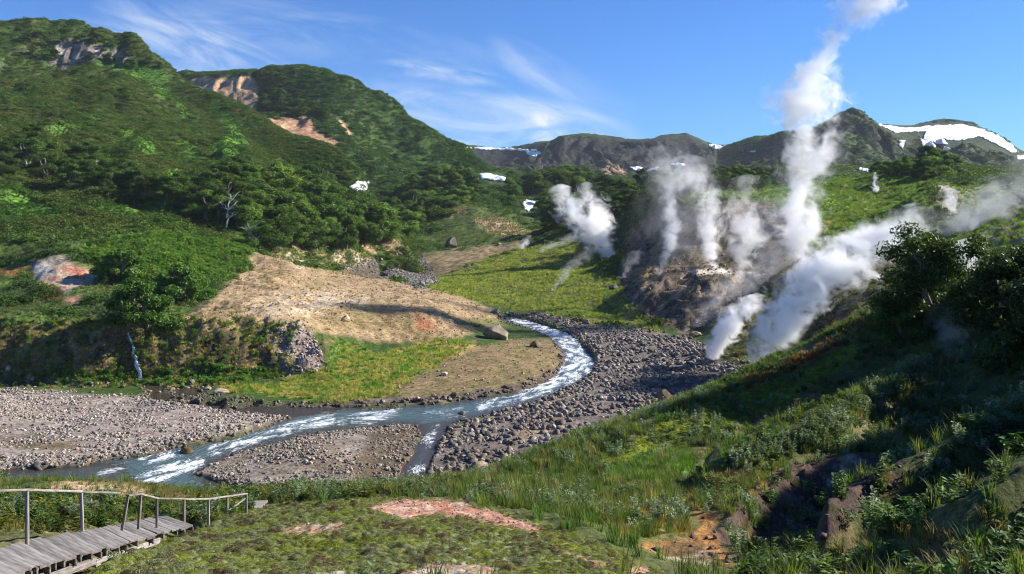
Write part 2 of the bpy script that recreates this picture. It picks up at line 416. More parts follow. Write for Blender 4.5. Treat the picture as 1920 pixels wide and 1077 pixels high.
# relief: near tussocks, valley hummocks
far_n = 1 - near
nsel = Y < 76
nu_, nv_ = uu[nsel], v_[nsel]
rib = np.zeros(nu_.shape)
for ln, h_ in (([(1330, 900, 10), (1400, 872, 26), (1560, 805, 26), (1720, 700, 26)], 1.3), ([(1560, 1015, 16), (1660, 955, 26), (1780, 880, 34), (1930, 780, 40)], 1.15), ([(1180, 830, 12), (1350, 755, 14), (1560, 650, 16), (1680, 590, 16)], .5), ([(1640, 1065, 14), (1780, 1010, 30), (1930, 930, 40)], .9),
               ([(1290, 895, 10), (1420, 810, 18), (1600, 742, 20), (1700, 690, 20)], -.8), ([(1700, 890, 16), (1800, 830, 22), (1930, 735, 24)], -.9), ([(1560, 1055, 14), (1680, 1000, 22), (1800, 945, 26), (1930, 850, 26)], -1.0)):
    rib += h_ * sst(line_d(nu_, nv_, ln), -26, 10)
pitm = sst(poly_sd(nu_, nv_, [(1335, 1005), (1385, 935), (1480, 872), (1600, 850), (1690, 862), (1690, 900), (1640, 945), (1565, 1005), (1490, 1032), (1400, 1042)]), -6, 16)
rib += pitm * (ridged(X[nsel] / 1.3, Y[nsel] / 1.3, 4, 63) * .3 + fbm(X[nsel] / .5, Y[nsel] / .5, 3, 64) * .16)
rib -= 1.7 * sst(poly_sd(nu_, nv_, [(1345, 1005), (1400, 940), (1490, 885), (1620, 862), (1680, 880), (1630, 940), (1560, 1000), (1480, 1028), (1400, 1036)]), -8, 40)
rib -= .6 * sst(poly_sd(nu_, nv_, [(-420, 985), (60, 1002), (200, 985), (345, 964), (375, 990), (200, 1060), (100, 1110), (-420, 1140)]), -6, 20)
ribz = np.zeros(X.shape); ribz[nsel] = rib
rel = ribz + near * (fbm(X / 3.2, Y / 3.2, 4, 21) * 0.24 + np.abs(fbm(X / .55, Y / .55, 3, 22)) * 0.10)
flat = sst(wsd, -120, -25) * far_n            # calm relief beside the water
hum = (fbm(X / 16., Y / 16., 5, 31) + .9 * ridged(X / 26., Y / 60., 3, 33) * (Y > 255) * (Y < 620)) * 1.5 + np.abs(fbm(X / 5., Y / 5., 3, 36)) * 0.7
rel += far_n * hum * (1 - .85 * flat) * np.clip(0.5 + Z / 25, .25, 1.6)
# rills down the geyser wall and the right slopes
rill = ridged(X / 7. + fbm(X / 12., Y / 12., 2, 41), Y / 45., 3, 42)
wall = sst(poly_sd(np.where(selv, uu, -999), v_, [(1180, 505), (1250, 495), (1430, 508), (1560, 490), (1660, 500), (1600, 600), (1450, 690), (1330, 640), (1200, 610)]), -10, 30) * (Y > 150) * (Y < 340)
rel += wall * rill * 2.2
bank = sst(poly_sd(np.where(selv, uu, -999), v_, [(-420, 605), (560, 600), (640, 650), (600, 700), (-420, 712)]), -6, 14) * (Y > 165) * (Y < 205)
rel += bank * (ridged(X / 6., Y / 8., 4, 47) * 2.0 + fbm(X / 2.2, Y / 2.2, 3, 48) * .8)
tal = sst(poly_sd(np.where(selv, uu, -999), v_, [(520, 465), (745, 450), (745, 478), (640, 505), (540, 492)]), -6, 14) * (Y > 330) * (Y < 560)
rel += tal * ridged(X / 9., Y / 30., 3, 49) * 2.5
kn = sst(poly_sd(np.where(selv, uu, -999), v_, [(320, 612), (395, 562), (470, 478), (560, 496), (760, 526), (930, 583), (950, 605), (850, 645), (700, 660), (600, 690), (480, 616)]), -6, 14) * (Y > 180) * (Y < 380)
rel += kn * (ridged(X / 4. + fbm(X / 9., Y / 9., 2, 56), Y / 8., 4, 57) * .55 + fbm(X / 1.6, Y / 1.6, 3, 58) * .22)
Z += rel
Z = np.where((Y > 100) & (Y < 640), np.maximum(Z, wl + 0.18 + np.clip(-wsd, 0, 60) * .010 + .15 * fbm(X / 2., Y / 2., 2, 55)), Z)
carve = sst(wsd, -5, 5) * (Y > 95)
Z = Z * (1 - carve) + np.minimum(Z, wl - 0.55 + .25 * fbm(X / 3., Y / 3., 2, 61)) * carve
GR.Z = Z

X, Y = M1.X, M1.Y
_u1 = np.repeat(M1.U[None, :], len(M1.D), 0)
crq = sst(line_d(_u1, M1.V(), [(300, 120, 26), (333, 142, 30), (400, 168, 34), (480, 213, 36), (560, 272, 36), (620, 316, 30), (700, 388, 20)]), -30, 0)
_z0 = M1.Z.copy()
M1.Z += fbm((X + Y * .5) / 80., (Y - X * .5) / 170., 3, 71) * 11 * sst(Y, 300, 420) + ridged(X / 100. + Y / 300., Y / 260. - X / 260., 3, 73) * 9 * sst(Y, 330, 480) + fbm((X + Y * .3) / 30., (Y - X * .3) / 60., 3, 75) * 5.5 * sst(Y, 300, 400) + fbm(X / 14., Y / 14., 4, 72) * 1.8 * sst(Y, 280, 380)
M1.Z = _z0 + (M1.Z - _z0) * (1 - .8 * crq) - 5 * crq
cm_ = sst(poly_sd(np.repeat(M1.U[None, :], len(M1.D), 0), M1.V(), [(95, 78), (165, 80), (225, 90), (250, 105), (240, 128), (180, 110), (125, 126), (98, 112)]), -8, 8)
M1.Z += cm_ * ridged(X / 11., Y / 60., 3, 77) * 6
X, Y = M2.X, M2.Y
scar2 = np.zeros(X.shape)
M2.Z += 0.9 * ridged(X / 34., Y / 90., 3, 84) * 9 * sst(poly_sd(np.repeat(M2.U[None, :], len(M2.D), 0), M2.V(), [(340, 160), (375, 145), (470, 140), (480, 190), (440, 195), (380, 182)]), -6, 10)
M2.Z += ridged(X / 70. + fbm(X / 150., Y / 150., 2, 80), Y / 260., 4, 81) * 9 * sst(Y, 620, 800) + fbm(X / 18., Y / 18., 4, 82) * 2.6
X, Y = FR.X, FR.Y
_ft = 1 - .8 * sst(Y, 2235, 2310) * (X / Y < .24) - .85 * sst(Y, 1760, 1880) * (X / Y >= .24)
_f0 = FR.Z.copy()
FR.Z += (ridged(X / 48. + fbm(X / 90., Y / 90., 2, 97), Y / 320., 3, 98) - .2) * 30 * sst(Y, 1500, 1800)
FR.Z += ridged(X / 260., Y / 420., 2, 95) * 22 * sst(Y, 1450, 1750) * sst(X / Y, .28, .36) + (ridged(X / 120. + fbm(X / 220., Y / 220., 2, 90), Y / 520., 5, 91) - .2) * 20 * sst(Y, 1350, 1700) + fbm(X / 40., Y / 40., 4, 92) * 6
_sn = sst(poly_sd(np.repeat(FR.U[None, :], len(FR.D), 0), V0 + F * (H - _f0) / FR.Y, [(1630, 226), (1700, 232), (1780, 226), (1840, 234), (1930, 285), (1890, 290), (1815, 270), (1770, 276), (1680, 256)]), -10, 6)
FR.Z = _f0 + (FR.Z - _f0) * _ft * (1 - .85 * _sn)
SHEETS = [GR, M1, M2, FR]
for s in SHEETS:
    s.finish()


def at(u, v, sheets=SHEETS):
    best = None
    for s in sheets:
        d = s.hit(u, v)
        if d is not None and (best is None or d < best[0]):
            best = (d, s)
    if best is None:
        return None
    d = best[0]
    return Vector(((u - U0) / F * d, d, H - (v - V0) / F * d)), d, best[1]


def topz(x, y):
    """highest sheet at a ground point"""
    z = -1e9
    u = U0 + F * x / y
    for s in SHEETS:
        if s.D[0] <= y <= s.D[-1] and s.U[0] <= u <= s.U[-1]:
            z = max(z, float(s.zat(np.array([x]), np.array([y]))[0]))
    return z

# ------------------------------------------------------------------ albedo painting
def C(*a):
    return np.array(a, float)


TAN, PALE, GRASS, LUSH, YEL = C(.33, .235, .13), C(.46, .385, .285), C(.075, .12, .025), C(.075, .17, .02), C(.25, .22, .065)
OLIVE, DARKG, GRAVEL, DGRAV, WET = C(.036, .072, .011), C(.024, .048, .011), C(.27, .235, .20), C(.105, .09, .08), C(.055, .048, .038)
PINK, WHITE, MOSS, MOSS2, BROWN, EARTH, RED, ORANGE = C(.40, .22, .15), C(.52, .47, .39), C(.15, .17, .03), C(.17, .19, .10), C(.10, .065, .038), C(.045, .036, .03), C(.34, .11, .055), C(.42, .19, .055)
ROCK, DROCK, SCAR, STRAW, GGREEN = C(.20, .17, .145), C(.07, .06, .06), C(.42, .27, .16), C(.36, .27, .10), C(.13, .165, .085)


class Painter:
    def __init__(s, sh, base, L):
        s.sh = sh
        s.u = np.repeat(sh.U[None, :], len(sh.D), 0)
        s.v = sh.vv
        s.col = np.empty(sh.X.shape + (3,)); s.col[:] = base
        s.veg = np.ones(sh.X.shape)               # where shrubs may grow
        s.n1 = fbm(sh.X / L, sh.Y / L, 4, 101); s.n2 = fbm(sh.X / (L * .3), sh.Y / (L * .3), 3, 111)

    def mask(s, poly, soft=6, d0=0, d1=1e5, jit=10, line=False):
        P = np.array([p[:2] for p in poly], float); m = 40 + soft + jit
        if line:
            m += max(p[2] for p in poly)
        box = (s.u > P[:, 0].min() - m) & (s.u < P[:, 0].max() + m) & (s.v > P[:, 1].min() - m) & (s.v < P[:, 1].max() + m) & (s.sh.Y >= d0) & (s.sh.Y <= d1)
        out = np.zeros(s.u.shape)
        if box.any():
            f = line_d if line else poly_sd
            sd = f(s.u[box], s.v[box], poly) + jit * (s.n1[box] * .8 + s.n2[box] * .5)
            out[box] = sst(sd, -soft, soft)
        return out

    def mix(s, m, col, col2=None, k=1.0, veg=None):
        c = np.asarray(col)
        if col2 is not None:
            t = sst(s.n2 + .5 * s.n1, -.35, .35)[..., None]
            c = c * (1 - t) + np.asarray(col2) * t
        a = (m * k)[..., None]
        s.col = s.col * (1 - a) + c * a
        if veg is not None:
            s.veg = s.veg * (1 - m) + veg * m

    def poly(s, poly, col, col2=None, soft=6, k=1.0, d0=0, d1=1e5, jit=10, veg=None):
        m = s.mask(poly, soft, d0, d1, jit); s.mix(m, col, col2, k, veg); return m

    def line(s, poly, col, col2=None, soft=3, k=1.0, d0=0, d1=1e5, jit=4, veg=None):
        m = s.mask(poly, soft, d0, d1, jit, True); s.mix(m, col, col2, k, veg); return m


VD = dict(d0=98, d1=1e4)
ND = dict(d0=0, d1=98)
G = Painter(GR, OLIVE, 14.)
M = {}
t = sst(G.n1, -.5, .5)[..., None]
G.col = G.col * (1 - t) + C(.06, .09, .022) * t
M['shrub_v'] = ((GR.Y > 195) & (G.u < 800)).astype(float) + ((GR.Y > 560)).astype(float)
# valley floor
M['rbar'] = G.poly([(800, 885), (820, 835), (838, 808), (880, 795), (960, 768), (1040, 738), (1110, 700), (1120, 660), (1065, 618), (985, 588), (1010, 586), (1100, 602), (1230, 622), (1330, 648), (1430, 690), (1400, 730), (1250, 800), (1000, 860), (880, 905), (815, 915)], DGRAV * 1.3, C(.20, .165, .135), **VD)
M['bar2'] = G.poly([(365, 889), (420, 851), (480, 833), (560, 812), (640, 802), (740, 796), (788, 806), (774, 850), (752, 883), (730, 915), (620, 922), (420, 912)], GRAVEL * .85, C(.20, .16, .12), jit=5, **VD)
M['lbar'] = G.poly([(-420, 720), (0, 729), (150, 738), (290, 747), (380, 757), (450, 769), (545, 780), (500, 797), (440, 813), (380, 826), (330, 837), (270, 852), (200, 863), (130, 871), (0, 883), (-420, 896)], GRAVEL, C(.27, .22, .18), jit=5, **VD)
G.poly([(0, 822), (80, 818), (160, 840), (60, 846), (0, 835)], C(.12, .09, .04), jit=4, k=.8, **VD)
G.poly([(1020, 770), (1060, 750), (1075, 790), (1000, 830), (960, 820)], TAN * .75, jit=8, k=.7, **VD)
G.poly([(820, 860), (900, 840), (990, 850), (900, 890)], C(.13, .10, .07), jit=6, k=.9, **VD)
G.poly([(690, 798), (790, 800), (774, 850), (740, 910), (660, 915)], C(.10, .075, .045), jit=14, k=.85, **VD)
G.poly([(1250, 690), (1390, 690), (1380, 735), (1200, 735)], C(.04, .037, .035), jit=10, k=.8, **VD)
# left bank, wet dark gullies, hanging straw
M['bank'] = G.poly([(-420, 600), (0, 605), (200, 600), (330, 598), (480, 600), (560, 612), (545, 705), (-420, 715)], C(.13, .13, .035), C(.22, .16, .075), **VD)
for u, v, r in ((330, 680, 22), (180, 672, 20), (430, 655, 26), (500, 640, 26), (120, 650, 14), (250, 660, 18), (395, 650, 12), (290, 665, 14)):
    G.line([(u - 4, v - r, r * .45), (u + 3, v + r, r * .7)], EARTH, soft=4, jit=8, k=.85, **VD)
for u, v, r in ((20, 640, 26), (155, 640, 24), (60, 600, 28)):
    G.line([(u - 10, v, r * .6), (u + 10, v + 4, r * .6)], BROWN * 1.7, TAN * .7, soft=8, jit=12, **VD)
M['bankfoot'] = G.poly([(-420, 700), (0, 690), (250, 700), (380, 690), (540, 705), (400, 725), (-420, 722)], LUSH * .8, GRASS, jit=8, **VD)
G.poly([(290, 690), (420, 680), (440, 700), (350, 722), (300, 715)], LUSH * .6, LUSH, jit=8, **VD)
# terrace left
M['herb'] = G.poly([(-420, 455), (0, 458), (150, 452), (300, 430), (470, 455), (470, 500), (380, 560), (330, 605), (200, 612), (0, 612), (-420, 612)], GRASS, C(.06, .10, .02), veg=0.0, **VD)
G.poly([(150, 470), (330, 440), (470, 460), (460, 500), (350, 530), (200, 520)], LUSH * .8, GRASS, jit=14, k=.8, **VD)
G.poly([(60, 490), (120, 482), (185, 510), (170, 530), (120, 545), (75, 535)], PINK * .9, PALE * .8, jit=10, veg=0, **VD)
G.poly([(120, 503), (160, 508), (165, 524), (130, 522)], RED * 1.3, PINK, jit=4, **VD)
G.poly([(68, 500), (95, 490), (98, 512), (75, 520)], WHITE * .9, jit=4, **VD)
G.poly([(120, 560), (150, 556), (148, 570), (122, 570)], PINK, jit=4, **VD)
G.poly([(0, 505), (50, 503), (40, 515), (0, 516)], ORANGE * .7, jit=8, k=.8, **VD)
G.poly([(70, 540), (110, 535), (118, 565), (80, 562)], C(.16, .10, .025), jit=6, **VD)
# tan knoll
M['knoll'] = G.poly([(320, 610), (395, 562), (440, 522), (468, 482), (480, 474), (525, 482), (560, 498), (660, 510), (760, 528), (850, 548), (930, 583), (950, 602), (905, 612), (850, 642), (760, 640), (700, 645), (600, 622), (480, 612), (380, 624)], TAN, TAN * .82, jit=8, veg=0, **VD)
G.poly([(460, 575), (540, 545), (620, 540), (720, 560), (650, 602), (500, 600)], PALE, TAN * 1.15, jit=26, soft=16, k=.85, **VD)
for pl in ([(560, 600), (700, 560), (800, 590), (850, 620), (800, 640), (640, 620)], [(560, 520), (640, 528), (600, 545)], [(390, 580), (440, 575), (430, 592), (392, 592)], [(480, 500), (540, 515), (500, 530)]):
    G.poly(pl, C(.15, .12, .04), C(.24, .17, .08), jit=26, soft=10, k=.7, **VD)
G.poly([(780, 590), (820, 600), (815, 622), (780, 618)], RED * .8, jit=8, k=.7, **VD)
G.poly([(840, 600), (930, 596), (950, 612), (880, 622)], C(.13, .13, .04), jit=8, k=.8, **VD)
M['talus'] = G.poly([(490, 612), (565, 606), (602, 660), (612, 692), (540, 707), (520, 660)], C(.33, .27, .235), C(.25, .19, .16), jit=8, veg=0, **VD)
# lower flat
M['flat'] = G.poly([(770, 705), (880, 652), (960, 638), (1035, 636), (1058, 660), (1046, 698), (1000, 722), (950, 742), (880, 752), (800, 758), (740, 752)], C(.22, .155, .08), C(.17, .14, .06), jit=5, **VD)
M['fgrass'] = G.poly([(380, 712), (520, 725), (560, 700), (610, 690), (620, 640), (680, 640), (700, 665), (850, 636), (890, 645), (790, 700), (720, 745), (640, 758), (570, 752), (430, 735)], LUSH, YEL, jit=8, **VD)
G.poly([(600, 640), (670, 625), (690, 660), (630, 685)], GRASS, TAN * .7, jit=10, k=.7, **VD)
G.poly([(820, 655), (890, 640), (900, 655), (850, 672), (810, 670)], STRAW * .9, jit=5, **VD)
G.line([(600, 757, 6), (700, 752, 6), (850, 748, 7), (1000, 722, 8), (1052, 690, 7), (1056, 660, 6)], C(.17, .13, .10), C(.10, .08, .06), **VD)
# right flats
M['rgrass'] = G.poly([(800, 540), (830, 518), (900, 490), (1000, 460), (1060, 452), (1105, 480), (1140, 515), (1165, 540), (1175, 565), (1215, 605), (1240, 622), (1100, 604), (950, 580), (860, 555)], C(.10, .10, .035), C(.22, .20, .06), jit=6, veg=0, **VD)
for pl in ([(940, 520), (1100, 495), (1250, 470), (1240, 482), (1100, 512), (980, 528)], [(1000, 560), (1080, 550), (1060, 562)], [(1060, 470), (1180, 450), (1150, 470)]):  # long first band: the ridge's cast shadow painted into the grass colour
    G.poly(pl, C(.06, .065, .025), C(.10, .08, .04), jit=10, soft=5, k=.8, **VD)
G.poly([(760, 482), (850, 468), (960, 452), (1010, 452), (890, 492), (830, 520), (800, 515)], TAN * .9, C(.13, .11, .05), jit=14, veg=0, **VD)
M['ubar'] = G.poly([(640, 503), (700, 485), (745, 468), (790, 478), (815, 530), (790, 545), (740, 522), (690, 516)], DGRAV * 1.6, C(.12, .10, .09), jit=6, veg=0, **VD)
M['tal'] = G.poly([(505, 470), (560, 462), (640, 470), (735, 455), (748, 470), (640, 505), (560, 492)], C(.10, .125, .03), TAN, jit=16, veg=0, **VD)
for (a, b) in ((575, 470), (625, 478), (660, 470), (690, 466), (720, 462), (545, 478)):
    G.line([(a, b, 5), (a + 14, b + 14, 8), (a + 20, b + 24, 5)], TAN * 1.15, PALE, jit=6, veg=0, k=.9, **VD)
M['mound'] = G.poly([(790, 440), (835, 395), (870, 384), (930, 398), (1005, 438), (960, 455), (860, 458), (790, 452)], C(.085, .125, .03), GGREEN * .75, jit=6, veg=0, **VD)
G.poly([(838, 392), (870, 388), (872, 398), (845, 408)], PINK * .9, jit=4, **VD)
G.poly([(882, 412), (930, 405), (1000, 438), (985, 448), (920, 440)], C(.36, .26, .17), C(.30, .17, .10), jit=10, **VD)
# geyser wall, rim, plateau
M['wall'] = G.poly([(1155, 535), (1170, 450), (1225, 392), (1330, 376), (1420, 374), (1495, 392), (1530, 480), (1460, 540), (1400, 570), (1330, 618), (1280, 632), (1225, 600), (1180, 575)], C(.085, .065, .048), C(.15, .11, .075), jit=12, veg=0, **VD)
G.poly([(1250, 440), (1340, 420), (1420, 450), (1380, 500), (1280, 500)], C(.055, .06, .022), C(.075, .06, .04), jit=26, k=.6, **VD)
for ln in ([(1345, 515, 5), (1310, 560, 4), (1270, 600, 4)], [(1385, 518, 6), (1350, 560, 5), (1310, 600, 5), (1280, 620, 6)], [(1300, 520, 3), (1250, 570, 3)], [(1215, 530, 6), (1190, 560, 4), (1180, 590, 3)], [(1250, 515, 3), (1225, 560, 3)]):
    G.line(ln, C(.33, .25, .17), C(.22, .17, .12), jit=6, k=.9, **VD)
for k in range(22):
    a_ = 1190 + k * 13 + (k * 37 % 11); b_ = 398 + (k * 53 % 90)
    G.line([(a_, b_, 2.0), (a_ - 14, b_ + 34, 2.6), (a_ - 34, b_ + 74, 1.6)], *((C(.24, .19, .14), C(.13, .10, .08)) if k % 3 else (C(.03, .026, .022), C(.06, .05, .035))), jit=4, soft=2, k=.8, **VD)
G.line([(1290, 512, 4), (1340, 508, 5), (1420, 515, 4)], C(.46, .41, .35), jit=4, **VD)
G.poly([(1185, 510), (1225, 495), (1250, 510), (1200, 535)], ORANGE * .55, TAN * .8, jit=8, **VD)
M['ridge'] = G.poly([(1325, 668), (1360, 596), (1430, 540), (1500, 488), (1530, 500), (1470, 560), (1410, 620), (1395, 690)], C(.045, .055, .016), C(.085, .085, .025), jit=6, veg=0, **VD)
M['rslope'] = G.poly([(1395, 695), (1440, 610), (1530, 520), (1640, 470), (1720, 480), (1700, 560), (1560, 640), (1450, 700)], C(.085, .085, .035), C(.085, .06, .045), jit=8, veg=0, **VD)
G.line([(1650, 535, 10), (1600, 560, 8), (1570, 590, 4)], C(.17, .15, .15), jit=6, k=.7, **VD)
M['plat'] = G.poly([(1240, 372), (1340, 350), (1480, 352), (1560, 335), (1700, 330), (1745, 345), (1745, 400), (1720, 440), (1640, 470), (1560, 480), (1500, 470), (1495, 400), (1420, 376), (1250, 380)], C(.10, .175, .022), C(.15, .19, .04), jit=6, veg=0, **VD)
for pl in ([(1560, 352), (1680, 350), (1700, 360), (1580, 362)], [(1520, 415), (1580, 400), (1590, 420), (1530, 440)], [(1600, 372), (1700, 368), (1650, 378)]):
    G.poly(pl, YEL * .7, C(.16, .11, .05), jit=8, k=.7, **VD)
M['scree'] = G.poly([(1745, 340), (1800, 345), (1920, 360), (2000, 420), (1950, 470), (1850, 470), (1800, 460), (1760, 400)], C(.13, .16, .06), C(.19, .17, .11), jit=8, veg=0, **VD)
G.poly([(1742, 348), (1775, 345), (1800, 390), (1808, 440), (1785, 425), (1768, 390)], C(.42, .37, .33), C(.20, .16, .14), jit=8, **VD)
G.poly([(1745, 360), (1775, 358), (1778, 380), (1750, 378)], EARTH * 1.5, jit=6, k=.8, **VD)
# water bed and wet margins
m = sst(wsd, -7, -1) * (GR.Y > 100); G.mix(m, WET * 1.3, C(.10, .075, .045), .7)
m = sst(wsd, -1, 4) * (GR.Y > 100); G.mix(m, WET)
# near ground
nm = near
G.mix(nm, C(.07, .085, .025), C(.12, .105, .045), 1.0, 0.0)
M['mossmound'] = G.poly([(100, 1110), (240, 1035), (330, 1003), (400, 980), (500, 948), (700, 932), (900, 945), (1010, 980), (1110, 1010), (1210, 1060), (1280, 1110)], MOSS * .85, MOSS2, jit=5, **ND)
fine = fbm(GR.X / .35, GR.Y / .35, 4, 131); fin2 = fbm(GR.X / 1.1, GR.Y / 1.1, 3, 135)
G.mix(M['mossmound'] * sst(fine + fin2, .25, .75), BROWN * .9, None, .85)
G.mix(M['mossmound'] * sst(fin2 - fine * .4, .3, .7), C(.20, .22, .03), None, .7)
M['pink'] = G.poly([(685, 947), (760, 935), (850, 940), (930, 958), (1000, 983), (1045, 1004), (980, 1000), (900, 976), (830, 966), (760, 976), (712, 966)], PINK, PINK * .8, jit=4, **ND)
G.poly([(690, 948), (750, 955), (812, 963), (770, 975), (715, 966)], WHITE, PINK, jit=3, **ND)
G.poly([(790, 945), (840, 943), (850, 955), (800, 957)], RED * 1.2, jit=5, k=.6, **ND)
M['pink2'] = G.poly([(510, 1003), (560, 985), (640, 980), (655, 990), (570, 1007)], PINK * .95, TAN, jit=7, **ND)
for pl in ([(730, 1085), (820, 1058), (930, 1065), (935, 1085)], [(1040, 1030), (1100, 1045), (1150, 1060), (1120, 1066)], [(560, 1085), (640, 1070), (650, 1085)], [(1160, 1085), (1195, 1050), (1240, 1085)]):
    M['pink2'] = np.maximum(M['pink2'], G.poly(pl, PINK, PALE * .8, jit=8, **ND))
_pk = np.maximum(M['pink'], M['pink2'])
G.mix(_pk * sst(fine + .5 * fin2, 0, .4), PINK * .62, RED * .9, .6)
G.mix(_pk * sst(fine * .7 - fin2, .15, .5), PALE, WHITE, .55)
M['sandy'] = G.poly([(60, 912), (130, 899), (235, 906), (295, 922), (230, 938), (90, 932)], TAN * 1.1, TAN * .8, jit=5, **ND)
G.poly([(60, 985), (160, 972), (180, 985), (80, 1000)], TAN * .8, jit=6, k=.7, **ND)
M['strawn'] = G.poly([(1130, 985), (1150, 900), (1300, 900), (1420, 865), (1440, 920), (1330, 990), (1250, 1020), (1180, 1020)], STRAW * .65, C(.11, .12, .035), jit=14, **ND)
M['greenn'] = G.poly([(1130, 895), (1200, 850), (1290, 850), (1300, 885), (1200, 915)], LUSH * .85, GRASS, jit=10, **ND)
M['crestmoss'] = G.poly([(1130, 860), (1260, 785), (1400, 728), (1520, 690), (1600, 640), (1610, 665), (1480, 750), (1300, 835), (1180, 880)], C(.16, .19, .02), C(.10, .13, .02), jit=8, **ND)
M['crestred'] = G.line([(1400, 722, 8), (1500, 680, 10), (1600, 628, 12), (1660, 600, 8)], C(.24, .10, .03), C(.17, .14, .04), jit=8, **ND)
M['pit'] = G.poly([(1335, 1005), (1385, 935), (1480, 872), (1600, 850), (1690, 862), (1690, 900), (1640, 945), (1565, 1005), (1490, 1032), (1400, 1042)], C(.05, .034, .03), C(.08, .052, .045), jit=8, **ND)  # dark red-brown ground, albedo darkened further to stand for the pit's shade
G.mix(sst(fbm(GR.X / .9, GR.Y / .9, 4, 171), -.1, .35) * M['pit'], C(.14, .085, .06), C(.05, .05, .02), .8)
G.line([(1480, 935, 14), (1500, 960, 16), (1490, 1005, 12)], C(.22, .13, .11), C(.11, .08, .075), jit=14, k=.85, **ND)
G.line([(1650, 880, 12), (1670, 905, 8)], RED * .4, jit=6, k=.7, **ND)
M['stream'] = G.poly([(1305, 962), (1345, 966), (1335, 995), (1352, 1025), (1378, 1062), (1300, 1045), (1215, 1034), (1195, 1022), (1290, 1012), (1318, 985)], ORANGE * .85, C(.30, .15, .05), jit=6, **ND)
G.poly([(1215, 1030), (1290, 1018), (1340, 1040), (1330, 1062), (1240, 1050)], C(.45, .40, .28), C(.12, .08, .04), jit=16, k=.75, **ND)
G.poly([(1560, 1030), (1650, 1085), (1800, 1085), (1900, 1000), (1880, 960), (1760, 1010)], STRAW * .55, C(.12, .085, .04), jit=18, k=.8, **ND)
st = GR.slope
G.mix(sst(st, .9, 1.6) * (GR.Y > 150) * (GR.Y < 420) * (1 - M['knoll'] * .7), BROWN * .8, EARTH * 1.5, .6)
M['wet'] = sst(wsd, -6, 0) * (GR.Y > 100)

# mountains
A = Painter(M1, OLIVE, 30.)
t = sst(A.n1 + .4 * A.n2, -.5, .5)[..., None]
A.col = A.col * (1 - t) + C(.045, .065, .013) * t
GCH = C(.075, .16, .020), C(.06, .13, .018)
for ln in ([(400, 195, 7), (432, 232, 8), (440, 250, 7), (425, 268, 8), (415, 280, 10)], [(440, 268, 14), (418, 288, 18), (455, 300, 6)], [(190, 115, 6), (250, 132, 9), (300, 145, 9), (310, 150, 4)], [(85, 105, 6), (95, 118, 7)],
           [(335, 195, 4), (345, 215, 5)], [(235, 252, 8), (270, 272, 7), (285, 282, 6)], [(100, 245, 8), (118, 243, 6)], [(340, 272, 6), (370, 298, 7)], [(300, 170, 8), (320, 180, 6)], [(150, 326, 9), (220, 334, 6)],
           [(0, 372, 16), (40, 385, 14), (100, 400, 8)], [(180, 392, 6), (330, 388, 8), (360, 384, 5)], [(310, 335, 8), (325, 325, 6)], [(540, 470, 12), (600, 440, 10)], [(560, 400, 8), (600, 420, 10)], [(640, 375, 6), (690, 400, 6)], [(20, 440, 8), (60, 446, 6)]):
    A.line([(a_, b_, w_ * 1.5) for a_, b_, w_ in ln], *GCH, soft=3, jit=8, veg=0.0)
M['cliff1'] = A.poly([(100, 75), (165, 82), (225, 92), (245, 105), (238, 125), (180, 108), (125, 124), (100, 112)], C(.38, .33, .29), C(.13, .115, .09), jit=22, soft=3, k=.95, veg=0.0)
A.poly([(495, 205), (520, 212), (515, 228), (490, 220)], DROCK * 1.6, jit=4, veg=0.1)
A.poly([(505, 480), (560, 450), (640, 450), (740, 440), (760, 470), (600, 500)], C(.10, .125, .03), TAN * .9, jit=14, veg=0.2)
B = Painter(M2, DARKG * 1.2, 30.)
t = sst(B.n1, -.5, .5)[..., None]
B.col = B.col * (1 - t) + OLIVE * t
for ln in ([(640, 300, 6), (700, 260, 5), (760, 290, 10), (840, 315, 12)], [(560, 170, 3), (530, 215, 3)], [(690, 200, 5), (740, 235, 6), (800, 275, 8)], [(620, 215, 10), (640, 230, 8)], [(700, 240, 8), (680, 225, 6)], [(860, 320, 6), (900, 335, 6)], [(980, 375, 12), (1010, 380, 8)], [(480, 195, 6), (560, 200, 4)]):
    B.line(ln, C(.048, .10, .016), C(.042, .08, .015), soft=5, jit=14, veg=0.35)
M['scar'] = B.poly([(345, 150), (375, 144), (430, 147), (472, 138), (482, 170), (482, 215), (440, 200), (400, 185), (360, 176)], SCAR * 1.15, SCAR * .75, jit=6, soft=3, veg=0)
M['scar2'] = B.poly([(508, 224), (545, 218), (578, 220), (588, 240), (612, 258), (640, 262), (620, 284), (575, 280), (545, 262), (515, 250)], SCAR, C(.30, .15, .09), jit=8, soft=3, veg=0)
B.line([(640, 230, 4), (655, 250, 4)], SCAR, jit=3, veg=0)
B.line([(600, 262, 5), (640, 268, 3)], SCAR * .8, jit=6, veg=0)
B.poly([(650, 352), (670, 340), (692, 342), (690, 360), (678, 372)], C(.40, .35, .29), C(.28, .23, .19), jit=3, soft=2, veg=0)
Fp = Painter(FR, C(.034, .055, .020), 90.)
M['basalt'] = Fp.poly([(820, 276), (1020, 284), (1050, 260), (1290, 254), (1340, 275), (1330, 312), (1200, 322), (1050, 325), (860, 325)], C(.024, .024, .027), C(.022, .030, .018), jit=10, d0=1900, veg=0.3)
Fp.poly([(1130, 318), (1140, 300), (1165, 305), (1172, 328), (1135, 330)], C(.30, .20, .12), jit=4, d0=1500, k=.9, veg=0)
Fp.poly([(1400, 275), (1470, 258), (1560, 225), (1600, 215), (1600, 250), (1500, 300), (1420, 300)], DROCK * .9, C(.04, .045, .03), jit=14, k=.8, d0=1500, veg=.6)
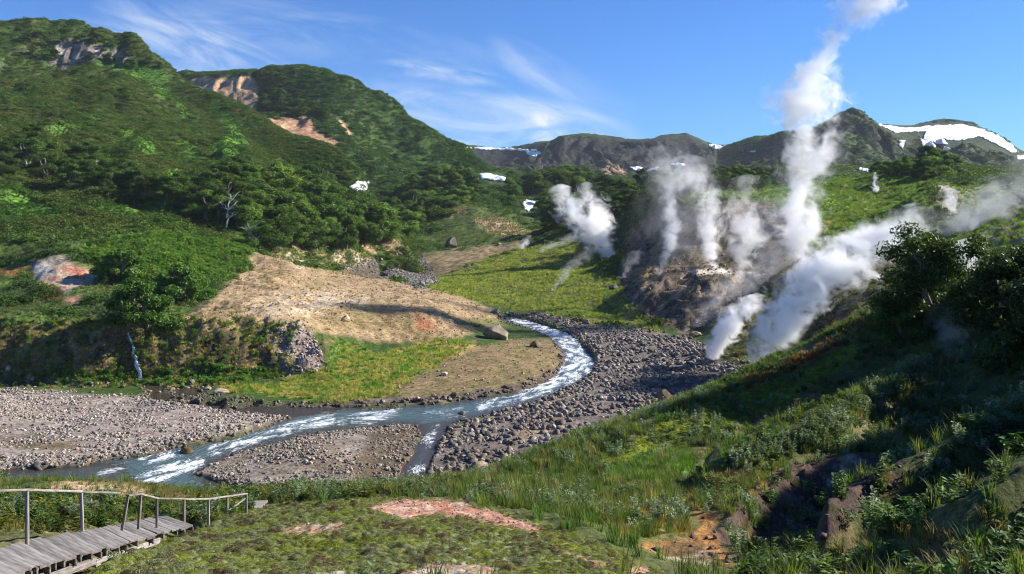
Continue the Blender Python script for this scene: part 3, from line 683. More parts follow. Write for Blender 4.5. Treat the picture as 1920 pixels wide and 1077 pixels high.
for ln in ([(1580, 245, 7), (1610, 270, 9), (1640, 300, 8)], [(1540, 285, 8), (1600, 305, 8)], [(1690, 300, 6), (1660, 315, 8)], [(1800, 300, 10), (1850, 310, 8)]):
    Fp.line(ln, C(.055, .095, .022), soft=6, jit=10, d0=1400)
st = FR.slope
Fp.mix(sst(st, .8, 1.5) * (FR.Y > 1500), C(.034, .034, .038), C(.026, .026, .029), .6)
for p in (A, B):
    p.mix(sst(p.sh.slope, 1.1, 1.9), DROCK * 1.3, None, .5)


# ------------------------------------------------------------------ mesh helpers
def link(o, parent=None):
    sc.collection.objects.link(o)
    if parent is not None:
        o.parent = parent
    return o


def tag(o, label=None, cat=None, group=None, kind=None):
    for k, v in (('label', label), ('category', cat), ('group', group), ('kind', kind)):
        if v:
            o[k] = v
    return o


def np_mesh(name, verts, faces, mat=None, smoothf=True):
    """verts (n,3), faces (m,3|4) arrays"""
    me = bpy.data.meshes.new(name)
    verts = np.ascontiguousarray(verts, dtype=np.float32); faces = np.ascontiguousarray(faces, dtype=np.int32)
    k = faces.shape[1]
    me.vertices.add(len(verts)); me.vertices.foreach_set('co', verts.ravel())
    me.loops.add(faces.size); me.loops.foreach_set('vertex_index', faces.ravel())
    me.polygons.add(len(faces))
    me.polygons.foreach_set('loop_start', np.arange(0, faces.size, k, dtype=np.int32))
    me.polygons.foreach_set('loop_total', np.full(len(faces), k, dtype=np.int32))
    if smoothf:
        me.polygons.foreach_set('use_smooth', np.ones(len(faces), bool))
    me.update(calc_edges=True); me.validate()
    if mat:
        me.materials.append(mat)
    return me


def add_attr(me, name, typ, data, dom='POINT'):
    a = me.attributes.new(name, typ, dom)
    key = {'FLOAT': 'value', 'INT': 'value', 'FLOAT_COLOR': 'color', 'FLOAT_VECTOR': 'vector'}[typ]
    a.data.foreach_set(key, np.ascontiguousarray(data, dtype=np.int32 if typ == 'INT' else np.float32).ravel())


def grid_faces(nr, nc, keep=None):
    i = np.arange(nr * nc).reshape(nr, nc)
    f = np.stack([i[:-1, :-1], i[:-1, 1:], i[1:, 1:], i[1:, :-1]], -1).reshape(-1, 4)
    if keep is not None:
        f = f[keep.ravel()]
    return f


def compact(verts, faces):
    used = np.unique(faces)
    mp = np.zeros(len(verts), np.int64); mp[used] = np.arange(len(used))
    return verts[used], mp[faces], used


def new_mat(name):
    m = bpy.data.materials.new(name); m.use_nodes = True
    N, L = m.node_tree.nodes, m.node_tree.links
    N.clear()
    return m, N, L, N.new('ShaderNodeOutputMaterial')


def terrain_mat(name, s1, s2, bump=0.6, bdist=0.3, contrast=0.55):
    m, N, L, out = new_mat(name)
    p = N.new('ShaderNodeBsdfPrincipled'); L.new(p.outputs[0], out.inputs[0])
    p.inputs['Roughness'].default_value = 0.9; p.inputs['Specular IOR Level'].default_value = 0.15
    at_ = nd(N, 'ShaderNodeAttribute', attribute_name='albedo')
    geo = N.new('ShaderNodeNewGeometry')
    n1 = noise(N, L, geo.outputs['Position'], s1, 6, 0.65)
    n2 = noise(N, L, geo.outputs['Position'], s2, 4, 0.6)
    f = mathn(N, L, 'MULTIPLY', smooth(N, L, n1, .3, .7, 1 - contrast, 1 + contrast), smooth(N, L, n2, .3, .7, 1 - contrast * .6, 1 + contrast * .6))
    mul = nd(N, 'ShaderNodeVectorMath', operation='SCALE'); L.new(at_.outputs['Color'], mul.inputs[0]); L.new(f, mul.inputs['Scale'])
    L.new(mul.outputs[0], p.inputs['Base Color'])
    b = N.new('ShaderNodeBump'); b.inputs['Strength'].default_value = bump; b.inputs['Distance'].default_value = bdist
    L.new(mathn(N, L, 'ADD', n1, n2), b.inputs['Height']); L.new(b.outputs[0], p.inputs['Normal'])
    return m


def sheet_obj(s, pa, name, mat, keep=None):
    vts = np.stack([s.X, s.Y, s.Z], -1).reshape(-1, 3)
    f = grid_faces(len(s.D), len(s.U), keep)
    v2, f2, used = compact(vts, f)
    me = np_mesh(name, v2, f2, mat)
    c = np.ones((len(used), 4), np.float32); c[:, :3] = np.clip(pa.col.reshape(-1, 3)[used], 0.004, .85)
    add_attr(me, 'albedo', 'FLOAT_COLOR', c)
    return tag(link(bpy.data.objects.new(name, me)), kind='structure')


def cells_above(s, others, margin):
    """cells not buried deep under the other sheets"""
    keep = np.ones((len(s.D) - 1, len(s.U) - 1), bool)
    x, y, z = s.X[:-1, :-1], s.Y[:-1, :-1], s.Z[:-1, :-1]
    for o in others:
        u = U0 + F * x / y
        ins = (y > o.D[0]) & (y < o.D[-1]) & (u > o.U[0]) & (u < o.U[-1])
        zz = np.full(x.shape, -1e9); zz[ins] = o.zat(x[ins], y[ins])
        keep &= ~(zz > z + margin)
    return keep


gm = terrain_mat('ground_soil', 9.0, 1.7, 0.8, 0.06, .45)
gmv = terrain_mat('valley_soil', 1.6, .35, 0.8, 0.25, .45)
hm = terrain_mat('hill_cover', 0.55, .11, 0.8, 1.0, .5)
fm_ = terrain_mat('cliff_rock', 0.09, .022, 0.9, 6.0, .55)
ground = sheet_obj(GR, G, 'ground', gm, cells_above(GR, [M1, M2], 12) & ~(((G.u[:-1, :-1] > 2560) | (G.u[:-1, :-1] < -440)) & (GR.Y[:-1, :-1] > 260)))
ground.data.materials.append(gmv)
vy = np.zeros(len(ground.data.vertices) * 3, np.float32); ground.data.vertices.foreach_get('co', vy)
ls = np.zeros(len(ground.data.polygons), np.int32); ground.data.polygons.foreach_get('loop_start', ls)
lv = np.zeros(len(ground.data.loops), np.int32); ground.data.loops.foreach_get('vertex_index', lv)
ground.data.polygons.foreach_set('material_index', (vy.reshape(-1, 3)[lv[ls], 1] > 98).astype(np.int32))
sheet_obj(M1, A, 'mountain', hm, cells_above(M1, [GR, M2], 14))
sheet_obj(M2, B, 'mountain', hm, cells_above(M2, [GR, M1], 14))
sheet_obj(FR, Fp, 'distant_mountains', fm_)


# ------------------------------------------------------------------ materials for plants, stone, water, snow, wood, steam
def leaf_mat(name, col=None, transl=0.25, rough=0.55, var=0.35):
    m, N, L, out = new_mat(name)
    if col is None:
        base = nd(N, 'ShaderNodeAttribute', attribute_name='tint', attribute_type='INSTANCER').outputs['Color']
    else:
        rgb = N.new('ShaderNodeRGB'); rgb.outputs[0].default_value = (*col, 1); base = rgb.outputs[0]
    oi = N.new('ShaderNodeObjectInfo'); geo = N.new('ShaderNodeNewGeometry')
    r = mathn(N, L, 'MULTIPLY_ADD', oi.outputs['Random'], var, 1 - var / 2)
    r = mathn(N, L, 'MULTIPLY', r, mathn(N, L, 'MULTIPLY_ADD', geo.outputs['Random Per Island'], var * 1.6, 1 - var * .8))
    mul = nd(N, 'ShaderNodeVectorMath', operation='SCALE'); L.new(base, mul.inputs[0]); L.new(r, mul.inputs['Scale'])
    p = N.new('ShaderNodeBsdfPrincipled'); p.inputs['Roughness'].default_value = rough; p.inputs['Specular IOR Level'].default_value = 0.12
    L.new(mul.outputs[0], p.inputs['Base Color'])
    tr = N.new('ShaderNodeBsdfTranslucent')
    yel = mixc(N, L, 1.0, mul.outputs[0], (1.5, 1.6, .6), 'MULTIPLY'); L.new(yel, tr.inputs[0])
    mx = N.new('ShaderNodeMixShader'); mx.inputs[0].default_value = transl
    L.new(p.outputs[0], mx.inputs[1]); L.new(tr.outputs[0], mx.inputs[2]); L.new(mx.outputs[0], out.inputs[0])
    return m


def stone_mat(name, col=None, bscale=4.0, bump=.5, moss=0.0, bdist=.05):
    m, N, L, out = new_mat(name)
    if col is None:
        base = nd(N, 'ShaderNodeAttribute', attribute_name='tint', attribute_type='INSTANCER').outputs['Color']
    else:
        rgb = N.new('ShaderNodeRGB'); rgb.outputs[0].default_value = (*col, 1); base = rgb.outputs[0]
    tc = N.new('ShaderNodeTexCoord'); geo = N.new('ShaderNodeNewGeometry')
    n1 = noise(N, L, tc.outputs['Object'], bscale, 6, .65); n2 = noise(N, L, tc.outputs['Object'], bscale * .3, 3, .6)
    f = mathn(N, L, 'MULTIPLY', smooth(N, L, n1, .3, .7, .62, 1.3), smooth(N, L, n2, .35, .65, .75, 1.25))
    oi = N.new('ShaderNodeObjectInfo')
    f = mathn(N, L, 'MULTIPLY', f, mathn(N, L, 'MULTIPLY_ADD', oi.outputs['Random'], .7, .65))
    mul = nd(N, 'ShaderNodeVectorMath', operation='SCALE'); L.new(base, mul.inputs[0]); L.new(f, mul.inputs['Scale'])
    c = mul.outputs[0]
    p = N.new('ShaderNodeBsdfPrincipled'); p.inputs['Roughness'].default_value = .8; p.inputs['Specular IOR Level'].default_value = .3
    L.new(c, p.inputs['Base Color'])
    b = N.new('ShaderNodeBump'); b.inputs['Strength'].default_value = bump; b.inputs['Distance'].default_value = bdist
    L.new(n1, b.inputs['Height']); L.new(b.outputs[0], p.inputs['Normal']); L.new(p.outputs[0], out.inputs[0])
    return m


LEAF = leaf_mat('leaf_tinted'); GRASSM = leaf_mat('grass_tinted', None, .35, .6, .4); STONE = stone_mat('stone_tinted', None, 2.2)


# ------------------------------------------------------------------ proto shapes (mesh data only; they are never shown by themselves)
def leaf_cards(P, Nn, size, rg, aspect=.6, jit=.7):
    """one bent leaf card (two triangles sharing the midrib) per point"""
    n = len(P)
    nn = Nn + rg.normal(size=(n, 3)) * jit; nn /= np.linalg.norm(nn, axis=1)[:, None] + 1e-9
    t = rg.normal(size=(n, 3)); t -= (t * nn).sum(1)[:, None] * nn; t /= np.linalg.norm(t, axis=1)[:, None] + 1e-9
    b = np.cross(nn, t)
    s = (size * rg.uniform(.7, 1.3, n))[:, None]
    v = np.stack([P - t * s, P + b * s * aspect + nn * s * .2, P + t * s, P - b * s * aspect + nn * s * .2], 1).reshape(-1, 3)
    i = np.arange(n)[:, None] * 4
    f = np.concatenate([i + np.array([[0, 1, 2]]), i + np.array([[0, 2, 3]])], 1).reshape(-1, 3)
    return v, f


def proto(name, v, f, mat, smoothf=False):
    return bpy.data.objects.new(name, np_mesh(name, v, f, mat, smoothf))


def proto_coll(name, objs):
    c = bpy.data.collections.new(name)
    for o in objs:
        c.objects.link(o)
    return c


def dome_pts(n, rg, lump=.25, flat=.75, seed=0):
    d = rg.normal(size=(n, 3)); d[:, 2] = np.abs(d[:, 2]) * .9 - .12; d /= np.linalg.norm(d, axis=1)[:, None]
    ph = rg.random(6) * 6.28
    r = 1 + lump * (np.sin(d[:, 0] * 4 + ph[0]) * np.sin(d[:, 1] * 4 + ph[1]) + .6 * np.sin(d[:, 2] * 6 + d[:, 0] * 5 + ph[2]))
    r *= rg.uniform(.72, 1.04, n)
    return d * r[:, None] * np.array([1, 1, flat]), d


def mk_shrubs(n=5, cnt=170, size=.15, flat=.75):
    out = []
    for k in range(n):
        rg = np.random.default_rng(100 + k + cnt)
        P, d = dome_pts(cnt, rg, .28, flat)
        v, f = leaf_cards(P, d, size, rg)
        out.append(proto('shrub_form_%d' % k, v, f, LEAF))
    return proto_coll('shrub_forms_%d_%d' % (cnt, int(flat * 100)), out)


def blade(P, dirv, h, w, bend, rg):
    """three-segment curved blade: arrays (n)"""
    n = len(P)
    side = np.stack([-dirv[:, 1], dirv[:, 0], np.zeros(n)], 1)
    vs_ = []
    for t, wf in ((0, 1), (.45, .85), (.8, .5), (1, .06)):
        c = P + dirv * (bend * t * t * h)[:, None] + np.array([0, 0, 1.]) * (h * (t - .28 * bend * t * t))[:, None]
        vs_ += [c - side * (w * wf)[:, None], c + side * (w * wf)[:, None]]
    v = np.stack(vs_, 1).reshape(-1, 3)
    i = np.arange(n)[:, None] * 8
    f = np.concatenate([i + np.array([[2 * k, 2 * k + 1, 2 * k + 3, 2 * k + 2]]) for k in range(3)], 1).reshape(-1, 4)
    return v, f


def mk_grass(n=5, cnt=34, spread=.28, w=.016, lean=.55, tag_='a'):
    out = []
    for k in range(n):
        rg = np.random.default_rng(300 + k + cnt)
        a = rg.random(cnt) * 6.283; r = np.sqrt(rg.random(cnt)) * spread
        P = np.stack([np.cos(a) * r, np.sin(a) * r, np.full(cnt, -.04)], 1)
        a2 = a + rg.normal(size=cnt) * .8
        v, f = blade(P, np.stack([np.cos(a2), np.sin(a2), 0 * a2], 1), rg.uniform(.55, 1.05, cnt), np.full(cnt, w), rg.uniform(.1, 1, cnt) * lean, rg)
        out.append(proto('grass_form_%d' % k, v, f, GRASSM))
    return proto_coll('grass_forms_' + tag_, out)


def mk_herbs(n=4, stems=5, leaves=22, size=.085, tag_='a', spread=.22):
    out = []
    for k in range(n):
        rg = np.random.default_rng(500 + k + stems * 7)
        PP, NN = [], []
        sv, sf = [], []
        for s_ in range(stems):
            a = rg.random() * 6.283; r = rg.random() * spread
            b0 = np.array([math.cos(a) * r, math.sin(a) * r, -.05]); h = rg.uniform(.6, 1.05)
            top = b0 + np.array([rg.normal() * .13, rg.normal() * .13, h])
            t = np.linspace(.12, 1, leaves)[:, None]
            c = b0 + (top - b0) * t
            ang = np.arange(leaves) * 2.4 + rg.random() * 6
            out_ = np.stack([np.cos(ang), np.sin(ang), np.full(leaves, .35)], 1)
            PP.append(c + out_ * (size * (1.15 - .6 * t)))
            NN.append(np.stack([np.cos(ang) * -.4, np.sin(ang) * -.4, np.ones(leaves)], 1))
        v, f = leaf_cards(np.concatenate(PP), np.concatenate(NN), size, rg, .42, .35)
        out.append(proto('herb_form_%d' % k, v, f, LEAF))
    return proto_coll('herb_forms_' + tag_, out)


def ico(sub):
    import bmesh
    bm = bmesh.new(); bmesh.ops.create_icosphere(bm, subdivisions=sub, radius=1)
    bm.verts.ensure_lookup_table()
    v = np.array([x.co[:] for x in bm.verts]); f = np.array([[y.index for y in x.verts] for x in bm.faces]); bm.free()
    return v, f


ICO = {k: ico(k) for k in (2, 3, 4, 5)}


def rock_shape(seed, sub=2, cuts=9, stretch=(1, .8, .6), rough=.06):
    rg = np.random.default_rng(seed)
    v, f = ICO[sub]
    v = v.copy()
    for _ in range(cuts):                      # broken planes
        n = rg.normal(size=3); n /= np.linalg.norm(n); d = rg.uniform(.5, .88)
        h = v @ n; v = v - np.clip(h - d, 0, None)[:, None] * n * rg.uniform(.75, 1.0)
    ph = rg.random(9) * 6.28
    for k, (a, fr) in enumerate(((rough * 1.6, 2.3), (rough, 5.1), (rough * .6, 10.7))):
        q = np.sin(v[:, 0] * fr + ph[k * 3]) * np.sin(v[:, 1] * fr * 1.1 + ph[k * 3 + 1]) + np.sin(v[:, 2] * fr * .9 + ph[k * 3 + 2] + v[:, 0] * fr * .6)
        v = v * (1 + a * q * .5)[:, None]
    return v * np.array(stretch), f


def mk_rocks(n=7):
    out = []
    for k in range(n):
        rg = np.random.default_rng(700 + k)
        v, f = rock_shape(700 + k, 2, 10, (1, rg.uniform(.65, .95), rg.uniform(.45, .75)), .05)
        out.append(proto('stone_form_%d' % k, v, f, STONE))
    return proto_coll('stone_forms', out)


def mk_moss(n=4, cnt=120):
    out = []
    for k in range(n):
        rg = np.random.default_rng(900 + k)
        a = rg.random(cnt) * 6.283; r = np.sqrt(rg.random(cnt))
        P = np.stack([np.cos(a) * r, np.sin(a) * r, .42 * (1 - r * r) - .08], 1)
        N_ = np.stack([np.cos(a) * r, np.sin(a) * r, np.full(cnt, .9)], 1)
        v, f = leaf_cards(P, N_, .13, rg, .55, .55)
        out.append(proto('moss_form_%d' % k, v, f, LEAF))
    return proto_coll('moss_forms', out)


SHRUBS, LOBES, GRASSES, SPIKES, HERBS, LUSHES, ROCKS, MOSSES = mk_shrubs(), mk_shrubs(4, 420, .095, .85), mk_grass(), mk_grass(4, 16, .16, .011, .35, 'spike'), mk_herbs(), mk_herbs(4, 7, 16, .13, 'lush', .4), mk_rocks(), mk_moss()
_groups = {}


def scatter_group(coll):
    if coll.name in _groups:
        return _groups[coll.name]
    gt = bpy.data.node_groups.new('spread_' + coll.name, 'GeometryNodeTree')
    gt.interface.new_socket('Geometry', in_out='INPUT', socket_type='NodeSocketGeometry')
    gt.interface.new_socket('Geometry', in_out='OUTPUT', socket_type='NodeSocketGeometry')
    N, L = gt.nodes, gt.links
    gi, go = N.new('NodeGroupInput'), N.new('NodeGroupOutput')
    ci = N.new('GeometryNodeCollectionInfo'); ci.inputs[0].default_value = coll
    ci.inputs['Separate Children'].default_value = True; ci.inputs['Reset Children'].default_value = True
    ip = N.new('GeometryNodeInstanceOnPoints'); ip.inputs['Pick Instance'].default_value = True

    def na(name, typ):
        n = N.new('GeometryNodeInputNamedAttribute'); n.data_type = typ; n.inputs[0].default_value = name
        return n.outputs[0]
    e2r = N.new('FunctionNodeEulerToRotation')
    L.new(na('rot', 'FLOAT_VECTOR'), e2r.inputs[0])
    L.new(gi.outputs[0], ip.inputs['Points']); L.new(ci.outputs[0], ip.inputs['Instance'])
    L.new(na('pick', 'INT'), ip.inputs['Instance Index']); L.new(e2r.outputs[0], ip.inputs['Rotation']); L.new(na('size', 'FLOAT_VECTOR'), ip.inputs['Scale'])
    L.new(ip.outputs[0], go.inputs[0])
    _groups[coll.name] = gt
    return gt


def scatter(name, coll, pts, size, tint, label, cat, rotx=0.12, spin=True, flat=None, group=None):
    """one object of uncountable ground cover: its points carry size, turn, tint and variant"""
    n = len(pts)
    if n == 0:
        return None
    me = bpy.data.meshes.new(name)
    me.vertices.add(n); me.vertices.foreach_set('co', np.ascontiguousarray(pts, np.float32).ravel())
    size = np.asarray(size, float)
    if size.ndim == 1:
        size = np.repeat(size[:, None], 3, 1)
    add_attr(me, 'size', 'FLOAT_VECTOR', size)
    r = rng.normal(size=(n, 3)) * rotx; r[:, 2] = rng.random(n) * 6.283
    add_attr(me, 'rot', 'FLOAT_VECTOR', r)
    c = np.ones((n, 4)); c[:, :3] = np.clip(tint, .003, .9)
    add_attr(me, 'tint', 'FLOAT_COLOR', c)
    add_attr(me, 'pick', 'INT', rng.integers(0, len(coll.objects), n))
    o = link(bpy.data.objects.new(name, me))
    md = o.modifiers.new('spread', 'NODES'); md.node_group = scatter_group(coll)
    return tag(o, label, cat, group, 'stuff')


def sample(s, density, hide=6.0, u0=-120, u1=2040):
    # the open slopes close by are planted past the frame's edges too
    """random points on a sheet; density per square metre given on its grid. Points hidden deep behind nearer ground are skipped."""
    dens = density[:-1, :-1] * s.area[:-1, :-1]
    uc = s.U[None, :-1]
    back = (s.vv - s.run)[:-1, :-1] / F * s.Y[:-1, :-1]        # metres under the line of sight
    nearby = (s.Y[:-1, :-1] < 62) & (uc > -800) & (uc < 3400)
    dens = dens * (((uc > u0) & (uc < u1)) | nearby) * (back < hide)
    cnt = rng.poisson(dens)
    j, i = np.nonzero(cnt)
    k = cnt[j, i]
    j, i = np.repeat(j, k), np.repeat(i, k)
    a, b = rng.random(len(i)), rng.random(len(i))
    d = s.d0 * np.exp(s.lr * (j + b)); u = s.U[i] + a * s.du
    x = (u - U0) / F * d
    Z = s.Z
    z = (Z[j, i] * (1 - a) + Z[j, i + 1] * a) * (1 - b) + (Z[j + 1, i] * (1 - a) + Z[j + 1, i + 1] * a) * b
    return np.stack([x, d, z], 1), j, i


def vary(c, n, amt=.25, alt=None, f=None):
    c = np.repeat(np.asarray(c, float)[None, :], n, 0)
    if alt is not None:
        t = (rng.random(n) if f is None else f)[:, None]
        c = c * (1 - t) + np.asarray(alt) * t
    return c * rng.uniform(1 - amt, 1 + amt, (n, 1))


def above_other(s, pts, others, slack=1.0):
    ok = np.ones(len(pts), bool)
    for o in others:
        u = U0 + F * pts[:, 0] / pts[:, 1]
        ins = (pts[:, 1] > o.D[0]) & (pts[:, 1] < o.D[-1]) & (u > o.U[0]) & (u < o.U[-1])
        if ins.any():
            z = o.zat(pts[ins, 0], pts[ins, 1]); q = np.zeros(len(pts), bool); q[ins] = z > pts[ins, 2] + slack
            ok &= ~q
    return ok


# ------------------------------------------------------------------ shrub cover of the hills and the valley woods
def cover(s, pa, dens, size, tintf, label, name, others, coll=SHRUBS, hide=8.0, slack=1.5):
    pts, j, i = sample(s, dens, hide)
    ok = above_other(s, pts, others, slack)
    pts, j, i = pts[ok], j[ok], i[ok]
    n = len(pts)
    sz = rng.uniform(*size, n)
    sz3 = np.stack([sz, sz, sz * rng.uniform(.6, .95, n)], 1)
    pts[:, 2] -= sz * .12
    scatter(name, coll, pts, sz3, tintf(j, i, n), label, 'shrubs', .15)
    return n


def hill_tint(pa, dark=OLIVE, alt=C(.056, .073, .015)):
    def f(j, i, n):
        t = sst(pa.n1[j, i] + .6 * pa.n2[j, i], -.6, .6)
        c = dark[None, :] * (1 - t[:, None]) + alt[None, :] * t[:, None]
        return c * 1.6 * rng.uniform(.7, 1.3, (n, 1))
    return f


cnt = {}
HOLE = np.maximum.reduce([G.mask(q, 4, 98, 1e4, 8) for q in ([(55, 488), (120, 480), (190, 508), (172, 535), (120, 548), (70, 538)], [(112, 555), (155, 552), (152, 574), (116, 574)], [(0, 503), (55, 501), (45, 517), (0, 518)])])
dA = A.veg * (1 - .0 * A.veg) * (.16 + .1 * sst(A.n2, -.3, .4)) * (1 - .6 * sst(M1.Y, 500, 900))
cnt['m1'] = cover(M1, A, dA, (1.5, 2.9), hill_tint(A), 'olive alder scrub covering the left hillside', 'shrub_cover', [GR, M2])
dB = B.veg * .06
SNOWC = [(893, 320, 952, 346), (972, 372, 1008, 402), (648, 336, 698, 374)]
for q in SNOWC:
    for pa_ in (A, B, G):
        pa_.veg *= 1 - pa_.mask([(q[0], q[1]), (q[2], q[1]), (q[2], q[3] + 6), (q[0], q[3] + 6)], 2, 300, 1e5, 2)
dB = dB * (B.veg > .01)
cnt['m2'] = cover(M2, B, dB, (2.4, 4.6), hill_tint(B, DARKG * 1.25, OLIVE * 1.1), 'dark scrub covering the second peak behind the left hillside', 'shrub_cover', [GR, M1])
SNOWP = [[(1630, 226), (1700, 234), (1780, 228), (1840, 236), (1925, 285), (1925, 304), (1890, 292), (1812, 268), (1790, 290), (1765, 285), (1735, 305), (1725, 255), (1680, 285), (1675, 255)], [(860, 270), (1022, 275), (1022, 298), (980, 296), (860, 286)], [(1325, 266), (1365, 270), (1350, 284), (1328, 282)], [(1175, 308), (1290, 298), (1290, 322), (1175, 326)], [(1604, 310), (1636, 312), (1632, 328), (1604, 326)]]
for q in SNOWP:
    Fp.veg *= 1 - Fp.mask(q, 2, 1200, 1e5, 2)
dF = Fp.veg * .013 * (FR.Y < 2300) * (1 - .7 * M['basalt'])
cnt['fr'] = cover(FR, Fp, dF, (2.5, 6), hill_tint(Fp, DARKG, C(.045, .06, .02)), 'dark scrub on the slopes of the distant mountains', 'shrub_cover', [GR, M2], hide=15)
TANUP = G.mask([(640, 490), (760, 476), (850, 468), (960, 452), (1010, 452), (890, 495), (830, 524), (800, 540), (700, 515)], 5, 98, 1e4, 8)
openv = (1 - np.maximum.reduce([M[k] for k in ('rbar', 'bar2', 'lbar', 'bank', 'bankfoot', 'herb', 'knoll', 'talus', 'flat', 'fgrass', 'rgrass', 'ubar', 'mound', 'wall', 'plat', 'scree', 'ridge', 'rslope', 'tal')])) * (GR.Y > 190) * (wsd < -14)
dG = openv * (.07 * (GR.Y < 480) + .045 * (GR.Y >= 480))
cnt['gr'] = cover(GR, G, dG * (G.veg > .02) * (GR.Y > 240) * (1 - ((GR.Y < 340) & (G.u > 780) & (G.u < 1020))) * (1 - TANUP), (1.6, 3.6), hill_tint(G, OLIVE * 1.1, C(.06, .085, .02)), 'low green scrub on the valley floor beyond the river bend', 'shrub_cover', [M1, M2])
dS = np.clip(M['rslope'] * .12 + M['ridge'] * .06 + M['wall'] * .012 + M['scree'] * .05 + M['plat'] * .012, 0, .2)
cnt['sl'] = cover(GR, G, dS * (GR.Y > 98), (.5, 1.3), lambda j, i, n: vary(OLIVE * 1.3, n, .4, C(.11, .10, .03)), 'small dark bushes on the geyser slopes', 'shrub_cover', [M1, M2])

# ------------------------------------------------------------------ grasses and herbs of the valley
PL = []
LABELS = set()


ZB = G.mask([(150, 470), (300, 430), (470, 452), (470, 505), (350, 535), (200, 530)], 14, 98, 1e4, 20)


def grassy(name, dens, size, c1, c2, label, cat, coll=GRASSES, tall=1.0, f=None, hide=2.5, sheet=GR, dmax=1e5):
    pts, j, i = sample(sheet, dens * (sheet.Y < dmax), hide)
    n = len(pts)
    sz = rng.uniform(*size, n)
    tt = sst((G.n2 if sheet is GR else A.n2)[j, i] + rng.normal(size=n) * .35, -.5, .5)
    scatter(name, coll, pts, np.stack([sz * 1.25, sz * 1.25, sz * tall], 1), vary(c1, n, .3, c2, tt), label, cat, .12)
    cnt[label[:18]] = n


dry = (wsd < -2)
grassy('flat_grass', M['fgrass'] * 2.2 * dry, (.45, .9), C(.11, .23, .028), C(.42, .36, .11), 'green and straw grass on the river flat below the tan knoll', 'grass')
grassy('slope_grass', M['rgrass'] * 1.0 * (.12 + 1.15 * sst(G.n2 + .6 * G.n1, -.5, .3)) * dry * (1 - .85 * TANUP), (.6, 1.3), C(.085, .19, .024), C(.33, .34, .09), 'yellow green grass on the flat right of the river bend', 'grass')
grassy('plateau_grass', M['plat'] * .42 + M['scree'] * .3, (.8, 1.8), C(.10, .19, .022), C(.16, .21, .04), 'bright green grass on the plateau above the geysers', 'grass')
grassy('terrace_herbs', M['herb'] * 1.0 * (1 - HOLE) * ZB * 1.2, (.8, 1.9), C(.09, .21, .028), C(.17, .26, .05), 'tall bright green herbs below the scrub on the left terrace', 'herbs', LUSHES)
grassy('terrace_grass', M['herb'] * 1.2 * (1 - HOLE) * (1 - ZB), (.35, .9), C(.10, .16, .05), C(.19, .21, .09), 'grey green grass and low herbs on the left terrace', 'herbs', HERBS)
grassy('terrace_scrub', M['herb'] * .16 * (1 - HOLE) * sst(G.n1 - .3 * G.n2, .05, .35), (1.0, 2.2), C(.045, .09, .018), C(.075, .13, .025), 'dark green low bushes dotted over the left terrace', 'shrubs', LOBES)
grassy('bank_grass', M['bank'] * 1.8 + M['bankfoot'] * 1.6, (.5, 1.2), C(.13, .18, .035), C(.42, .33, .12), 'hanging grass on the steep left river bank', 'grass', GRASSES, .7)
grassy('bank_herbs', M['bankfoot'] * 1.1 * dry + M['bank'] * .35, (.6, 1.3), C(.08, .20, .028), C(.12, .24, .04), 'lush green herbs at the foot of the left bank', 'herbs', LUSHES)
grassy('knoll_tufts', M['knoll'] * (.05 + .5 * sst(G.n2 + G.n1, .25, .8)) + M['flat'] * (.25 * sst(G.n2, 0, .5) + .05), (.35, .75), C(.11, .12, .035), C(.24, .18, .07), 'dry tufts scattered over the tan knoll', 'grass')
grassy('mound_grass', M['mound'] * .5 + M['tal'] * .5, (.7, 1.5), C(.09, .15, .03), C(.15, .18, .07), 'grass on the far mound and the upstream bank', 'grass')
grassy('ridge_moss', M['ridge'] * .9 + M['rslope'] * .9 + M['wall'] * .12, (.4, .9), C(.06, .075, .02), C(.14, .12, .04), 'dark grass on the steaming slopes', 'grass')
mgreen = (1 - A.veg) * (1 - M['cliff1'])
grassy('meadow_strips', mgreen * .45, (.5, 1.1), C(.075, .165, .020), C(.065, .14, .018), 'bright grass strips between the scrub on the left hillside', 'grass', LUSHES, sheet=M1)

# ------------------------------------------------------------------ foreground plants
nd_ = near
bare = np.clip(M['pink'] + M['pink2'] + M['sandy'] * .8 + M['stream'] + M['pit'] * .75 * sst(fbm(GR.X / 1.2, GR.Y / 1.2, 3, 175), -.35, .1), 0, 1)
mm = M['mossmound']
vis = dict(hide=.8)
pts, j, i = sample(GR, mm * (1 - bare) * 85 * (GR.Y < 40), .5)
n = len(pts); sz = rng.uniform(.035, .11, n)
tt = sst(fin2[j, i] + fine[j, i] * .5 + rng.normal(size=n) * .25, -.5, .5)
mc = vary(C(.22, .25, .035), n, .3, C(.22, .245, .14), tt)
bro = (rng.random(n) < .55 * sst(fin2[j, i] + .6 * fine[j, i], .05, .5) + .04)[:, None]
mc = np.where(bro, vary(C(.12, .08, .045), n, .3), mc)
pts[:, 2] += .05 * sst(fine[j, i] + .4 * fin2[j, i], -.2, .6)
scatter('moss', MOSSES, pts, sz, mc, 'green and grey moss cushions on the foreground mound', 'moss', .2)
cnt['moss'] = n
grassy('mound_blades', mm * (1 - bare) * 9 * sst(fin2 + G.n2, -.3, .5) * (GR.Y < 40), (.05, .15), C(.15, .19, .07), C(.28, .24, .11), 'sparse short grass blades on the mossy mound', 'grass')
nogo = G.mask([(-420, 975), (60, 1000), (200, 985), (318, 966), (340, 990), (300, 1110), (-420, 1140)], 6, 0, 98, 4)
strm = G.mask([(1280, 955), (1360, 960), (1350, 1000), (1372, 1030), (1395, 1077), (1290, 1060), (1190, 1040), (1185, 1015), (1285, 1005), (1300, 985)], 6, 0, 98, 5)
nogo = np.maximum(nogo, strm)
nogo = np.maximum(nogo, .9 * G.mask([(1150, 1045), (1300, 1050), (1420, 1065), (1420, 1100), (1150, 1100)], 6, 0, 98, 5))
